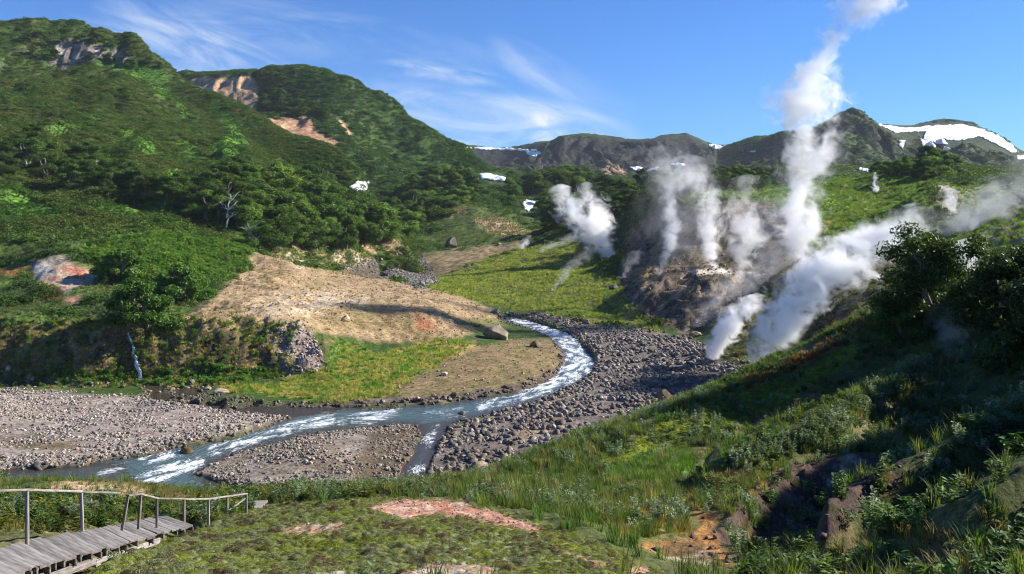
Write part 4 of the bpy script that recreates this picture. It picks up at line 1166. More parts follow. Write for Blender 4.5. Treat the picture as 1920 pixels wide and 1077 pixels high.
nogo = np.maximum(nogo, (GR.Y < 16.5) * (G.u < 520))
away = (1 - mm) * (1 - bare) * nd_ * (1 - nogo)
crestb = np.clip(M['crestmoss'] + M['crestred'], 0, 1)
straw = M['strawn']
right = sst(G.u, 1250, 1500) * nd_
grassy('low_grass', away * (G.u < 600) * 9 * (GR.Y < 78), (.12, .32), C(.075, .135, .03), C(.20, .17, .065), 'low mixed grass behind the wooden handrails', 'grass')
LEFTN = 1 - .93 * (G.u < 600)
grassy('meadow_grass', LEFTN * away * (1 - crestb * .95) * (6.5 - 3.5 * right) * (.25 + 1.2 * sst(G.n2, -.4, .4)) * (GR.Y < 78), (.28, .62), C(.07, .135, .03), C(.135, .165, .05), 'tall mixed grass on the slope between stairs and river', 'grass')
grassy('seed_grass', LEFTN * away * (1 - crestb) * .9 * sst(G.n1, -.3, .4) * (GR.Y < 78), (.6, 1.05), C(.12, .15, .05), C(.26, .20, .09), 'seeding grass stalks on the foreground slope', 'grass', SPIKES)
grassy('slope_herbs', away * (1 - crestb) * right * 2.6 * sst(G.n2 - G.n1, -.4, .4) * (GR.Y < 76), (.25, .6), C(.06, .12, .03), C(.12, .17, .05), 'low dark green leafy herbs on the right foreground slope', 'herbs', LUSHES)
grassy('straw_grass', straw * 7 * (1 - strm) + sst(G.u, 1500, 1700) * (GR.Y < 21) * 8 * sst(G.n2, -.2, .3) * (1 - bare), (.25, .5), C(.33, .25, .10), C(.20, .15, .06), 'dry straw tussocks around the orange stream', 'grass', GRASSES, .8)
grassy('lush_grass', M['greenn'] * 6, (.3, .6), C(.09, .19, .03), C(.12, .20, .04), 'bright green grass patch in the foreground hollow', 'grass')
RIBM = np.maximum(G.mask([(1380, 876, 16), (1560, 808, 18), (1720, 704, 20)], 5, 0, 98, 8, True), G.mask([(1570, 1010, 12), (1660, 955, 20), (1780, 880, 28), (1930, 780, 34)], 5, 0, 98, 8, True))
silver = away * (GR.Y < 76) * sst(G.n1 + .4 * G.n2, -.1, .5)
grassy('wormwood', silver * 4.5 * (.4 + right) + RIBM * 7 * (1 - bare), (.4, .85), C(.20, .25, .16), C(.11, .17, .07), 'silvery green wormwood on the shaded right slope', 'herbs', HERBS)
grassy('wormwood_crest', np.clip(M['crestred'] * 1.2 + crestb * .5, 0, 3) * 2.0, (.35, .7), C(.19, .25, .14), C(.12, .18, .07), 'silvery herbs along the crest of the foreground ridge', 'herbs', HERBS)
grassy('crest_moss', M['crestmoss'] * 16, (.10, .24), C(.26, .30, .025), C(.17, .21, .03), 'yellow green moss along the foreground ridge', 'moss', MOSSES, .8)
grassy('crest_red_herbs', M['crestred'] * 9, (.3, .55), C(.36, .13, .03), C(.25, .17, .045), 'orange red low herbs along the ridge crest', 'herbs', HERBS)
darkstrip = G.mask([(-60, 1000), (0, 935), (180, 935), (330, 965), (380, 940), (480, 912), (760, 915), (860, 900), (860, 920), (680, 940), (470, 955), (400, 985), (300, 985), (150, 1000)], 6, 0, 98, 8)
grassy('leafy_herbs', darkstrip * (1 - mm) * 5, (.25, .5), C(.055, .10, .02), C(.15, .15, .025), 'dark leafy herbs beside the wooden stairs', 'herbs', LUSHES)
print(cnt)

# ------------------------------------------------------------------ river water
FLOW = [(770, 470, 6), (745, 488, 6), (700, 508, 6)]
MAIN = [(930, 590, 12), (965, 600, 12), (1030, 620, 16), (1075, 650, 20), (1090, 680, 24), (1050, 715, 24), (980, 742, 20), (900, 766, 20), (820, 780, 22), (720, 785, 22), (640, 788, 22), (570, 797, 22), (490, 818, 20), (420, 840, 20), (350, 868, 24), (270, 895, 24), (150, 905, 20), (-200, 910, 20)]
SIDE = [(845, 800, 14), (800, 820, 12), (785, 850, 12), (770, 880, 12), (765, 915, 12)]
CALM = [(560, 768, 6), (450, 760, 6), (300, 741, 5), (150, 730, 5), (0, 724, 5), (-200, 716, 5)]
rows = np.nonzero((GR.D > 98) & (GR.D < 640))[0]
cols = np.nonzero((GR.U > -420) & (GR.U < 1180))[0]
js, iss = slice(rows[0], rows[-1] + 1), slice(cols[0], cols[-1] + 1)
wx, wy = GR.X[js, iss], GR.Y[js, iss]
wz = wlv(wy)
wu = U0 + F * wx / wy; wv = V0 + F * (H - wz) / wy
inw = poly_sd(wu, wv, WATER[0]); inw = np.maximum(inw, poly_sd(wu, wv, WATER[1]))
keep = inw > -14
foam = np.zeros(wx.shape); ss = np.zeros(wx.shape); tt_ = np.zeros(wx.shape); best = np.full(wx.shape, -1e9); calm = np.zeros(wx.shape); sidec = np.zeros(wx.shape)


def upx(p):
    d = 200.
    for _ in range(20):
        d = F * (H - float(wlv(d))) / (p[1] - V0)
    return np.array([(p[0] - U0) / F * d, d])


for k, ln in enumerate((FLOW, MAIN, SIDE, CALM)):
    W = [upx(p) for p in ln]; acc = 0.
    for a, b in zip(W[:-1], W[1:]):
        e = b - a; le = np.hypot(*e)
        t = np.clip(((wx - a[0]) * e[0] + (wy - a[1]) * e[1]) / le ** 2, 0, 1)
        dd = np.hypot(wx - a[0] - t * e[0], wy - a[1] - t * e[1])
        sg = ((wx - a[0]) * e[1] - (wy - a[1]) * e[0]) / le
        up = -dd > best
        best = np.where(up, -dd, best); sidec = np.where(up, float(k == 2), sidec); ss = np.where(up, acc + t * le, ss); tt_ = np.where(up, sg, tt_); calm = np.where(up, float(k == 3), calm)
        acc += le
for ln, st_ in (([(960, 600, 7), (1030, 618, 12), (1075, 645, 20), (1090, 680, 26), (1050, 712, 22), (985, 738, 14)], .95), ([(960, 748, 10), (900, 762, 9)], .8), ([(870, 772, 10), (800, 776, 8)], .55), ([(740, 772, 12), (690, 782, 14), (640, 790, 10)], .8),
                ([(620, 785, 12), (560, 800, 12), (480, 822, 10), (400, 845, 12)], .9), ([(340, 848, 10), (270, 858, 12)], 1.0), ([(370, 868, 14), (310, 885, 16), (250, 905, 10)], 1.0), ([(230, 875, 10), (190, 888, 8)], .6),
                ([(820, 805, 8), (800, 830, 10)], .75), ([(790, 880, 10), (770, 895, 12), (762, 905, 8)], .95), ([(770, 470, 6), (740, 490, 8), (690, 510, 8), (660, 508, 4)], 1.2), ([(1000, 606, 5), (940, 592, 8)], .6)):
    foam = np.maximum(foam, st_ * sst(line_d(wu, wv, ln), -9, 9))
fs = fbm(ss / 4.2, tt_ / .9, 4, 201, .6); fs2 = fbm(ss / 1.6, tt_ / .6, 3, 205, .6)
foamv = np.clip(foam * (.62 + 1.2 * fbm(ss / 5., tt_ / 1.8, 4, 201, .65)), 0, 1)
wz = wz + (1 - calm) * (fs * .10 + fs2 * .06) * (.3 + foam) + calm * fbm(wx / 1.5, wy / .8, 2, 207) * .02
nr, nc = wx.shape
f = grid_faces(nr, nc, keep[:-1, :-1])
v2, f2, used = compact(np.stack([wx, wy, wz], -1).reshape(-1, 3), f)

m, N, L, out = new_mat('river_water')
p = N.new('ShaderNodeBsdfPrincipled'); L.new(p.outputs[0], out.inputs[0]); p.inputs['Specular IOR Level'].default_value = .35
fo = nd(N, 'ShaderNodeAttribute', attribute_name='foam').outputs['Fac']; sh_ = nd(N, 'ShaderNodeAttribute', attribute_name='shallow').outputs['Fac']; fl = nd(N, 'ShaderNodeAttribute', attribute_name='flow').outputs['Vector']
n1 = noise(N, L, fl, 2.2, 5, .6); n2 = noise(N, L, fl, 7.0, 3, .6)
deep = mixc(N, L, smooth(N, L, n1, .3, .7), (.045, .082, .088), (.11, .165, .17))
bed = mixc(N, L, smooth(N, L, n2, .35, .65), (.030, .026, .018), (.075, .06, .04))
c = mixc(N, L, sh_, deep, bed)
mpf = N.new('ShaderNodeMapping'); mpf.inputs['Scale'].default_value = (2.6, 2.4, 1); L.new(fl, mpf.inputs[0])
n3 = noise(N, L, mpf.outputs[0], 1.6, 7, .68, .8)
ff_ = smooth(N, L, mathn(N, L, 'MULTIPLY_ADD', fo, .62, mathn(N, L, 'MULTIPLY_ADD', n3, 1.9, -.98)), .18, .55)
ff_ = mathn(N, L, 'MULTIPLY', ff_, mathn(N, L, 'MINIMUM', mathn(N, L, 'MULTIPLY', fo, 5.0), 1.0))
c = mixc(N, L, ff_, c, (.78, .82, .84)); L.new(c, p.inputs['Base Color'])
L.new(mathn(N, L, 'MULTIPLY_ADD', ff_, .5, .22), p.inputs['Roughness'])
b = N.new('ShaderNodeBump'); b.inputs['Strength'].default_value = .9; b.inputs['Distance'].default_value = .25
L.new(mathn(N, L, 'MULTIPLY_ADD', n2, .5, n1), b.inputs['Height']); L.new(b.outputs[0], p.inputs['Normal'])
me = np_mesh('river', v2, f2, m)
add_attr(me, 'foam', 'FLOAT', foamv.ravel()[used])
shal = np.clip(calm + sidec * .75 + (1 - sst(inw, 0, 16)) * .8 + sst(np.where(wv > 880, 1., 0) * (wu > 380) * (wu < 740), 0, 1) + (wu < 240) * (wv > 868) * .6, 0, 1)
add_attr(me, 'shallow', 'FLOAT', shal.ravel()[used])
add_attr(me, 'flow', 'FLOAT_VECTOR', np.stack([ss.ravel()[used] * .28, tt_.ravel()[used] * .9, np.zeros(len(used))], -1))
tag(link(bpy.data.objects.new('river', me)), kind='structure')

# ------------------------------------------------------------------ gravel and cobbles
sand = sst(fbm(GR.X / 9., GR.Y / 5., 3, 221), -.25, .25)


def gravel(name, dens, size, c1, c2, label, power=2.2, hide=1.5):
    pts, j, i = sample(GR, dens, hide)
    n = len(pts)
    sz = size[0] + (size[1] - size[0]) * rng.random(n) ** power
    pts[:, 2] += sz * .12
    t = rng.random(n)
    col = vary(c1, n, .35, c2, t)
    red = (rng.random(n) < .06)[:, None]
    col = np.where(red, col * np.array([1.15, .92, .78]), col * np.array([.97, 1.0, .98]))
    scatter(name, ROCKS, pts, np.stack([sz, sz, sz], 1), col, label, 'gravel', .5)
    cnt[label[:18]] = n


shore = sst(wsd, -22, -4)
gravel('gravel', M['lbar'] * (.5 + 7.5 * sand + 3 * shore) * (wsd < 1), (.09, .42), C(.36, .31, .27), C(.22, .18, .155), 'pale grey gravel of the large bar at the left')
gravel('gravel', M['bar2'] * (.7 + 6.5 * sand + 3 * shore) * (wsd < 1), (.09, .40), C(.31, .26, .21), C(.17, .135, .11), 'grey brown gravel of the bar between river and foreground')
gravel('gravel', M['rbar'] * (.35 + 3.2 * sand + 1.0 * shore) * (wsd < 2), (.12, .85), C(.27, .225, .19), C(.12, .095, .08), 'dark broken stones of the rubble bar right of the river')
gravel('gravel', M['ubar'] * 1.3 * (wsd < -1), (.25, .9), C(.22, .20, .18), C(.12, .10, .09), 'grey stones along the upstream river bed')
gravel('gravel', (sst(wsd, -9, -3) * (1 - sst(wsd, 0, 4))) * (GR.Y > 100) * 1.6, (.15, .6), C(.17, .14, .11), C(.09, .07, .055), 'wet brown stones along the water edge')
gravel('rubble', M['talus'] * 3.5, (.15, .6), C(.36, .30, .27), C(.22, .18, .16), 'pinkish rubble of the collapsed left bank')
gravel('pebbles', M['pit'] * 5 + M['stream'] * 3, (.03, .22), C(.20, .14, .11), C(.10, .07, .06), 'dark reddish stones in the steaming pit and the orange stream', 3)
gravel('pebbles', (M['pink'] + M['pink2'] + M['sandy'] * .5) * 26, (.012, .06), C(.42, .26, .19), C(.24, .14, .11), 'small crumbs and pebbles on the bare pink ground', 3)
gravel('pebbles', M['knoll'] * .28 + M['flat'] * .35, (.06, .40), C(.34, .28, .21), C(.20, .16, .13), 'small stones strewn over the tan knoll and flat', 4)
gravel('pebbles', (M['bankfoot'] * .35 + M['bank'] * .10) * (wsd < 0), (.12, .55), C(.34, .28, .23), C(.2, .16, .13), 'stones at the foot of the left bank', 2.5)
gravel('pebbles', M['rgrass'] * .02 + M['wall'] * .08 + M['tal'] * .03, (.2, .9), C(.24, .20, .17), C(.12, .10, .09), 'stones among the grass right of the bend', 2.5)


def boulder(u, v, wpx, col, label, name='boulder', group=None, seed=0, stretch=(1, .8, .72), sub=4, cat='boulder', cuts=12, sink=.25, rz=None, rough=.05):
    """v is the foot of the stone in the photo; wpx its width there"""
    h = at(u, v)
    if h is None:
        return None
    P, d, s = h
    r = wpx / F * d / 2
    vv, f = rock_shape(seed, sub, cuts, stretch, rough)
    o = bpy.data.objects.new(name, np_mesh(name, vv * r, f, stone_mat(name + '_stone', col, 1.6 / max(r, .3), .8, bdist=.06 * r), False))
    for q in range(len(o.data.polygons)):
        pass
    o.data.polygons.foreach_set('use_smooth', np.ones(len(f), bool))
    o.location = P + Vector((0, r * .4, r * stretch[2] * (1 - 2 * sink) * .9))
    o.rotation_euler = (0, 0, seed if rz is None else rz)
    return tag(link(o), label, cat, group)


for a in [
    (930, 637, 54, (.26, .205, .15), 'large rounded grey boulder on the tan flat inside the bend', 41, (1, .85, .62)),
    (1006, 652, 32, (.24, .19, .14), 'pale tan boulder on the flat nearest the river bend', 42, (1, .8, .6)),
    (845, 466, 36, (.085, .07, .06), 'big dark angular boulder standing below the far mound', 43, (1, .8, .85)),
    (648, 603, 19, (.45, .34, .19), 'yellowish boulder alone on the tan knoll slope', 44, (1, .85, .85)),
    (890, 890, 56, (.25, .19, .13), 'tan boulder half hidden behind the foreground grass', 45, (1, .8, .55)),
    (1250, 757, 36, (.19, .12, .075), 'rounded brown boulder at the lower edge of the rubble bar', 46, (1, .85, .95)),
    (345, 856, 34, (.19, .13, .06), 'yellow brown boulder splitting the white rapid', 47, (1, .8, .75)),
    (930, 590, 22, (.20, .17, .14), 'grey boulder at the tip of the tan knoll by the river', 48, (1, .8, .8)),
    (960, 592, 14, (.21, .17, .14), 'small grey boulder beside the one at the knoll tip', 49, (1, .8, .8)),
    (14, 697, 16, (.42, .38, .34), 'whitish leaning boulder in the green bank at far left', 50, (.7, .7, 1.1)),
    (54, 708, 18, (.30, .23, .16), 'round tan boulder at the foot of the far left bank', 51, (1, .8, .8)),
    (355, 722, 20, (.19, .14, .12), 'dark reddish boulder at the end of the calm channel', 52, (1, .8, .8)),
    (412, 740, 40, (.36, .28, .19), 'flat pale slab at the edge of the calm channel', 53, (1, .7, .35)),
    (388, 732, 15, (.33, .26, .19), 'small pale stone between slab and dark boulder', 54, (1, .8, .8)),
    (865, 782, 22, (.12, .085, .06), 'dark boulder in the river at the side channel mouth', 55, (1, .8, .6)),
    (810, 780, 16, (.10, .075, .06), 'small dark boulder awash upstream of the side channel', 56, (1, .8, .55)),
    (622, 781, 16, (.14, .09, .06), 'brown boulder in midstream below the straw grass', 57, (1, .8, .7)),
    (625, 776, 9, (.15, .10, .07), 'small brown stone beside the midstream boulder', 58, (1, .8, .7)),
    (850, 747, 20, (.26, .17, .12), 'reddish brown boulder on the inner bank of the bend', 59, (1, .85, .85)),
    (950, 729, 24, (.18, .12, .095), 'long dark stone block on the inner bank', 60, (1, .6, .45)),
    (833, 705, 18, (.36, .31, .26), 'flat pale stone at the left end of the tan flat', 61, (1, .8, .55)),
    (748, 728, 12, (.32, .20, .11), 'orange brown upright stone in the straw grass', 62, (.8, .7, 1.1)),
    (1235, 600, 14, (.2, .17, .15), 'grey stone at the end of the grass flat by the rubble', 63, (1, .8, .7)),
    (1180, 612, 18, (.16, .13, .11), 'dark stone under the grass flat edge', 64, (1, .8, .6)),
    (1100, 608, 22, (.24, .20, .16), 'pale stone on the river side edge of the grass flat', 65, (1, .7, .6)),
    (716, 500, 10, (.3, .27, .23), 'small light boulder on the upstream gravel', 66, (1, .8, .6)),
    (806, 532, 22, (.27, .23, .19), 'long grey boulder beside the upstream river end', 67, (1, .7, .55)),
    (520, 662, 22, (.35, .26, .21), 'pinkish flat block jutting from the collapsed bank', 68, (1, .7, .4)),
    (1305, 632, 24, (.30, .22, .12), 'yellow crusted mound at the base of the dark wall', 69, (1, .8, .7)),
    (1150, 545, 26, (.085, .08, .085), 'dark grey block on the grass slope left of the wall', 70, (1, .7, .6)),
    (790, 535, 14, (.26, .22, .18), 'grey boulder at the upper crest of the knoll', 71, (1, .8, .7)),
    (720, 546, 10, (.28, .25, .22), 'grey stone at the centre of the knoll crest', 72, (1, .8, .7)),
    (395, 558, 12, (.34, .30, .26), 'single pale stone on the left edge of the knoll', 73, (1, .7, .6)),
    (170, 737, 12, (.2, .16, .13), 'brown stone in the calm channel', 74, (1, .8, .5)),
    (935, 460, 12, (.2, .17, .14), 'brown stone on the far tan flat', 75, (1, .8, .6)),
    (1000, 440, 14, (.16, .13, .11), 'dark stone at the right foot of the pink mound', 76, (1, .8, .7)),
    (880, 500, 12, (.24, .2, .17), 'grey stone on the slope beside the upstream gravel', 77, (1, .8, .5)),
]:
    boulder(a[0], a[1], a[2], a[3], a[4], seed=a[5], stretch=a[6])

PROTO_ST = []
for k in range(6):
    rg = np.random.default_rng(1200 + k)
    vv, f = rock_shape(1200 + k, 3, 11, (1, rg.uniform(.7, .95), rg.uniform(.5, .8)), .05)
    PROTO_ST.append([np_mesh('cobble', vv, f, stone_mat('cobble_stone_%d' % k, c, 2.0, .6), True) for c in ((.19, .16, .14), (.24, .19, .15), (.15, .115, .10))])


def cobbles(n, poly, wpx, label, group, mats=(0, 1, 2)):
    P = np.array(poly); k = 0; tries = 0
    while k < n and tries < n * 40:
        tries += 1
        u, v = rng.uniform(P[:, 0].min(), P[:, 0].max()), rng.uniform(P[:, 1].min(), P[:, 1].max())
        if poly_sd(np.array([u]), np.array([v]), poly)[0] < 0:
            continue
        h = at(u, v)
        if h is None:
            continue
        p_, d, s = h
        r = rng.uniform(*wpx) / F * d / 2
        o = bpy.data.objects.new('cobble', PROTO_ST[rng.integers(6)][mats[rng.integers(len(mats))]])
        o.scale = (r, r, r); o.location = p_ + Vector((0, 0, r * .3)); o.rotation_euler = (rng.normal() * .25, rng.normal() * .25, rng.random() * 6.28)
        tag(link(o), label, 'cobble', group); k += 1


cobbles(70, [(900, 800), (1050, 745), (1110, 705), (1120, 660), (1060, 618), (1230, 632), (1380, 690), (1250, 780), (1000, 840)], (9, 17), 'big dark cobble on the rubble bar right of the river', 'big dark cobbles on the rubble bar', (0, 2))
cobbles(34, [(620, 760), (760, 756), (880, 752), (1000, 724), (1054, 694), (1060, 664), (1050, 668), (1036, 694), (980, 716), (860, 742), (740, 748)], (8, 15), 'brown cobble along the inner bank of the bend', 'brown cobbles along the inner bank', (1, 2))
cobbles(26, [(200, 852), (330, 826), (440, 806), (500, 792), (440, 796), (300, 830), (180, 846)], (8, 14), 'tan cobble at the water edge of the left gravel bar', 'tan cobbles edging the left gravel bar', (1,))
cobbles(22, [(440, 722), (300, 738), (0, 712), (0, 704), (300, 726), (420, 716)], (6, 13), 'pale cobble on the far shore of the calm channel', 'pale cobbles on the far shore', (1,))
cobbles(26, [(650, 502), (740, 474), (780, 480), (810, 532), (740, 518)], (6, 12), 'grey cobble in the upstream river bed', 'grey cobbles in the upstream bed', (0,))
cobbles(26, [(950, 752), (860, 776), (700, 785), (600, 792), (480, 826), (400, 850), (300, 890), (260, 880), (380, 842), (480, 812), (600, 778), (760, 766), (900, 758)], (6, 13), 'dark wet cobble breaking the river current', 'dark wet cobbles in the river', (2,))
cobbles(38, [(690, 900), (745, 860), (770, 815), (790, 812), (772, 855), (750, 900)], (6, 13), 'brown cobble beside the narrow side channel', 'brown cobbles beside the side channel', (1, 2))
cobbles(12, [(1000, 605), (1060, 630), (1110, 670), (1085, 705), (1060, 690), (1090, 670), (1040, 632)], (6, 12), 'dark cobble in the rapids of the river bend', 'dark cobbles in the bend rapids', (2,))
cobbles(18, [(560, 520), (800, 545), (900, 590), (760, 630), (620, 600)], (4, 8), 'small grey cobble lying on the tan knoll', 'small cobbles on the tan knoll', (0, 1))

# ------------------------------------------------------------------ snow
m, N, L, out = new_mat('snow')
p = N.new('ShaderNodeBsdfPrincipled'); L.new(p.outputs[0], out.inputs[0])
geo = N.new('ShaderNodeNewGeometry'); n1 = noise(N, L, geo.outputs['Position'], .06, 4, .6)
L.new(mixc(N, L, smooth(N, L, n1, .35, .7), (.86, .87, .88), (.70, .70, .69)), p.inputs['Base Color'])
p.inputs['Roughness'].default_value = .7
b = N.new('ShaderNodeBump'); b.inputs['Strength'].default_value = .4; b.inputs['Distance'].default_value = 1.0; L.new(n1, b.inputs['Height']); L.new(b.outputs[0], p.inputs['Normal'])
SNOW = m


def drape(name, poly, mat, lift, label, cat, step=1.0, jit=2.0, line=False, sheets=SHEETS, dmin=0):
    """a sheet laid on the terrain inside an outline, with real thickness"""
    P = np.array([q[:2] for q in poly], float); pad = max(q[2] for q in poly) if line else 2
    us = np.arange(P[:, 0].min() - pad, P[:, 0].max() + pad + step, step); vs2 = np.arange(P[:, 1].min() - pad, P[:, 1].max() + pad + step, step)
    uu_, vv_ = np.meshgrid(us, vs2)
    sd = (line_d if line else poly_sd)(uu_, vv_, poly) + fbm(uu_ / 9., vv_ / 6., 3, int(P[0, 0])) * jit
    pos = np.zeros(uu_.shape + (3,)); ok = np.zeros(uu_.shape, bool); dd = np.zeros(uu_.shape)
    for (r, c_) in zip(*np.nonzero(sd > -1.2 * step)):
        h = at(us[c_], vs2[r], sheets)
        if h and h[1] > dmin:
            pos[r, c_] = h[0]; ok[r, c_] = True; dd[r, c_] = h[1]
    q = ok[:-1, :-1] & ok[1:, :-1] & ok[:-1, 1:] & ok[1:, 1:] & (sd[:-1, :-1] > 0)
    dm = np.stack([dd[:-1, :-1], dd[1:, :-1], dd[:-1, 1:], dd[1:, 1:]], -1)
    q &= (dm.max(-1) / np.maximum(dm.min(-1), 1)) < 1.12
    if not q.any():
        print('no drape for', label); return None
    edge = np.clip(sd / 2.5, .15, 1)
    pos[..., 2] += lift * edge
    v2, f2, _ = compact(pos.reshape(-1, 3), grid_faces(len(vs2), len(us), q))
    o = bpy.data.objects.new(name, np_mesh(name, v2, f2, mat))
    sm = o.modifiers.new('thickness', 'SOLIDIFY'); sm.thickness = lift * 1.5; sm.offset = -1 if v2 is not None else 0
    return tag(link(o), label, cat)


for pl, lift, lab in [
    ([(1640, 232), (1660, 236), (1700, 241), (1760, 236), (1800, 234), (1830, 240), (1870, 255), (1895, 272), (1908, 285), (1896, 287), (1870, 272), (1835, 256), (1812, 262), (1790, 265), (1770, 262), (1775, 272), (1745, 268), (1730, 262), (1735, 248), (1710, 248), (1680, 250)], 2.5, 'broad curved snowfield under the summit of the right mountain'),
    ([(1725, 262), (1745, 266), (1755, 278), (1742, 290), (1738, 300), (1734, 285)], 2.0, 'narrow snow tongue hanging below the broad snowfield'),
    ([(1684, 263), (1696, 264), (1692, 280), (1686, 274)], 2.0, 'small upright snow patch left of the snow tongue'),
    ([(1770, 276), (1785, 280), (1776, 285), (1768, 283)], 2.0, 'small snow patch right of the snow tongue'),
    ([(1906, 292), (1925, 292), (1925, 298), (1908, 300)], 2.0, 'snow patch at the right edge of the mountain'),
    ([(868, 278), (900, 277), (960, 279), (1005, 282), (1012, 284), (960, 282), (900, 281)], 2.5, 'thin white snow rim on the flat top of the left far cliff'),
    ([(985, 283), (1012, 285), (1015, 290), (1000, 294), (988, 289)], 2.0, 'snow patch in the notch of the far cliff'),
    ([(1328, 271), (1345, 273), (1360, 274), (1350, 280), (1334, 280)], 2.0, 'snow wedge in the gap between the far cliffs'),
    ([(1180, 313), (1205, 314), (1200, 321), (1186, 319)], 1.6, 'snow strip under the dark far cliffs, left one'),
    ([(1212, 320), (1235, 313), (1230, 318), (1215, 322)], 1.6, 'slanting snow strip under the far cliffs, middle one'),
    ([(1258, 308), (1272, 303), (1285, 310), (1278, 314), (1266, 312)], 1.6, 'snow patch under the far cliffs, right one'),
    ([(1405, 284), (1418, 283), (1412, 287)], 1.6, 'tiny snow patch on the shoulder left of the right mountain'),
    ([(1612, 316), (1632, 320), (1628, 324), (1610, 321)], 1.6, 'snow remnant at the foot of the right mountain'),
    ([(899, 327), (915, 326), (930, 330), (948, 334), (945, 340), (925, 338), (904, 337)], 1.2, 'white snow patch at the foot of the second peak'),
    ([(978, 380), (990, 376), (1003, 379), (1000, 388), (990, 397), (982, 390)], 1.0, 'triangular snow patch in the green valley by the big steam puff'),
    ([(655, 352), (668, 342), (690, 341), (692, 346), (682, 360), (672, 366), (664, 357)], 1.0, 'dirty snow remnant in the gully between the two peaks'),
]:
    drape('snow_patch', pl, SNOW, lift * .5, lab, 'snow patch')

# ------------------------------------------------------------------ small waterfall
m, N, L, out = new_mat('falling_water')
p = N.new('ShaderNodeBsdfPrincipled'); L.new(p.outputs[0], out.inputs[0])
geo = N.new('ShaderNodeNewGeometry'); mp = N.new('ShaderNodeMapping'); mp.inputs['Scale'].default_value = (5, 5, .6); L.new(geo.outputs['Position'], mp.inputs[0])
n1 = noise(N, L, mp.outputs[0], 1.4, 4, .6)
L.new(mixc(N, L, smooth(N, L, n1, .35, .6), (.30, .32, .34), (.85, .88, .92)), p.inputs['Base Color']); p.inputs['Roughness'].default_value = .3
drape('waterfall', [(242, 626, .8), (244, 634, 1.0), (249, 645, 1.0), (252, 656, 1.1), (251, 663, 1.6), (256, 672, 2.0), (257, 686, 2.6), (263, 698, 2.8), (264, 708, 3.6)], m, .2, 'thin white waterfall running down the mossy left bank', 'waterfall', .7, 1.6, True)
# ------------------------------------------------------------------ trees
def limb(p0, p1, r0, r1, n, rg, wob):
    t = np.linspace(0, 1, n)[:, None]
    c = p0 + (p1 - p0) * t + rg.normal(size=(n, 3)) * wob * np.sin(t * math.pi)
    return c, r0 + (r1 - r0) * t[:, 0]


def tube(chains, sides=6):
    V_, F_, off = [], [], 0
    for c, r in chains:
        n = len(c); d = np.gradient(c, axis=0); d /= np.linalg.norm(d, axis=1)[:, None] + 1e-9
        ref = np.where(np.abs(d[:, 2:3]) > .9, np.array([[1., 0, 0]]), np.array([[0, 0, 1.]]))
        a = np.cross(d, ref); a /= np.linalg.norm(a, axis=1)[:, None] + 1e-9; b = np.cross(d, a)
        th = np.arange(sides) * 2 * math.pi / sides
        ring = c[:, None, :] + r[:, None, None] * (np.cos(th)[None, :, None] * a[:, None, :] + np.sin(th)[None, :, None] * b[:, None, :])
        V_.append(ring.reshape(-1, 3))
        i = np.arange(n * sides).reshape(n, sides) + off
        F_.append(np.stack([i[:-1], np.roll(i[:-1], -1, 1), np.roll(i[1:], -1, 1), i[1:]], -1).reshape(-1, 4))
        off += n * sides
    return np.concatenate(V_), np.concatenate(F_)


BARK = stone_mat('birch_bark', (.26, .24, .21), 3.0, .5)
DEADW = stone_mat('bleached_wood', (.50, .47, .43), 4.0, .4)


def tree_shape(seed, h=1.0, spread=.42, leaves=8200, size=.021, low=.12, nl=11, lump=.20, stems=1):
    """trunk with limbs and a crown of leaf clumps round the limb ends; height 1"""
    rg = np.random.default_rng(seed)
    ch, tips = [], []
    for s_ in range(stems):
        b0 = np.array([rg.normal() * .02 * stems, rg.normal() * .02 * stems, -.03])
        top = np.array([rg.normal() * .10 * (1 + .8 * (stems > 1)), rg.normal() * .10, rg.uniform(.78, .9)])
        c, r = limb(b0, top, .022, .006, 9, rg, .02); ch.append((c, r))
        for k in range(nl // stems + 1):
            t = low + (1 - low) * (k + .5) / (nl // stems + 1); q = c[min(8, int(t * 8))]
            a = k * 2.4 + rg.random() * 1.2; l = spread * (1 - .55 * t ** 1.5) * rg.uniform(.65, 1.1)
            e = q + np.array([math.cos(a) * l, math.sin(a) * l, rg.uniform(.02, .20) * (1.15 - t)])
            cc, rr = limb(q, e, .009, .003, 5, rg, .012); ch.append((cc, rr)); tips.append((e, t)); tips.append((cc[3], t))
        tips.append((top, 1.0))
    P, Nn = [], []
    per = leaves // len(tips)
    for e, t in tips:
        rad = lump * rg.uniform(.55, 1.05) * (1.1 - .35 * t)
        d = rg.normal(size=(per, 3)); d /= np.linalg.norm(d, axis=1)[:, None]
        q = d * (rad * rg.random(per) ** .45)[:, None] * np.array([1.1, 1.1, .72])
        P.append(e + q); Nn.append(d + np.array([0, 0, .5]))
    P = np.concatenate(P); Nn = np.concatenate(Nn)
    ok = P[:, 2] > .02
    return tube(ch), leaf_cards(P[ok], Nn[ok], size, rg, .62, .7)


CROWNM = [leaf_mat('crown_leaves_%d' % k, c, .4, .55, .6) for k, c in enumerate(((.075, .135, .028), (.105, .172, .034), (.064, .108, .026), (.145, .215, .045)))]
TV = []
for k in range(7):
    (tv, tf), (lv_, lf) = tree_shape(2000 + k, spread=(.42, .36, .5, .30, .46, .4, .55)[k], low=(.15, .2, .1, .15, .12, .25, .1)[k], lump=(.2, .18, .22, .16, .2, .2, .22)[k], stems=(1, 1, 2, 1, 3, 1, 2)[k])
    TV.append((np_mesh('trunk', tv, tf, BARK), [np_mesh('crown', lv_, lf, cm, False) for cm in CROWNM]))


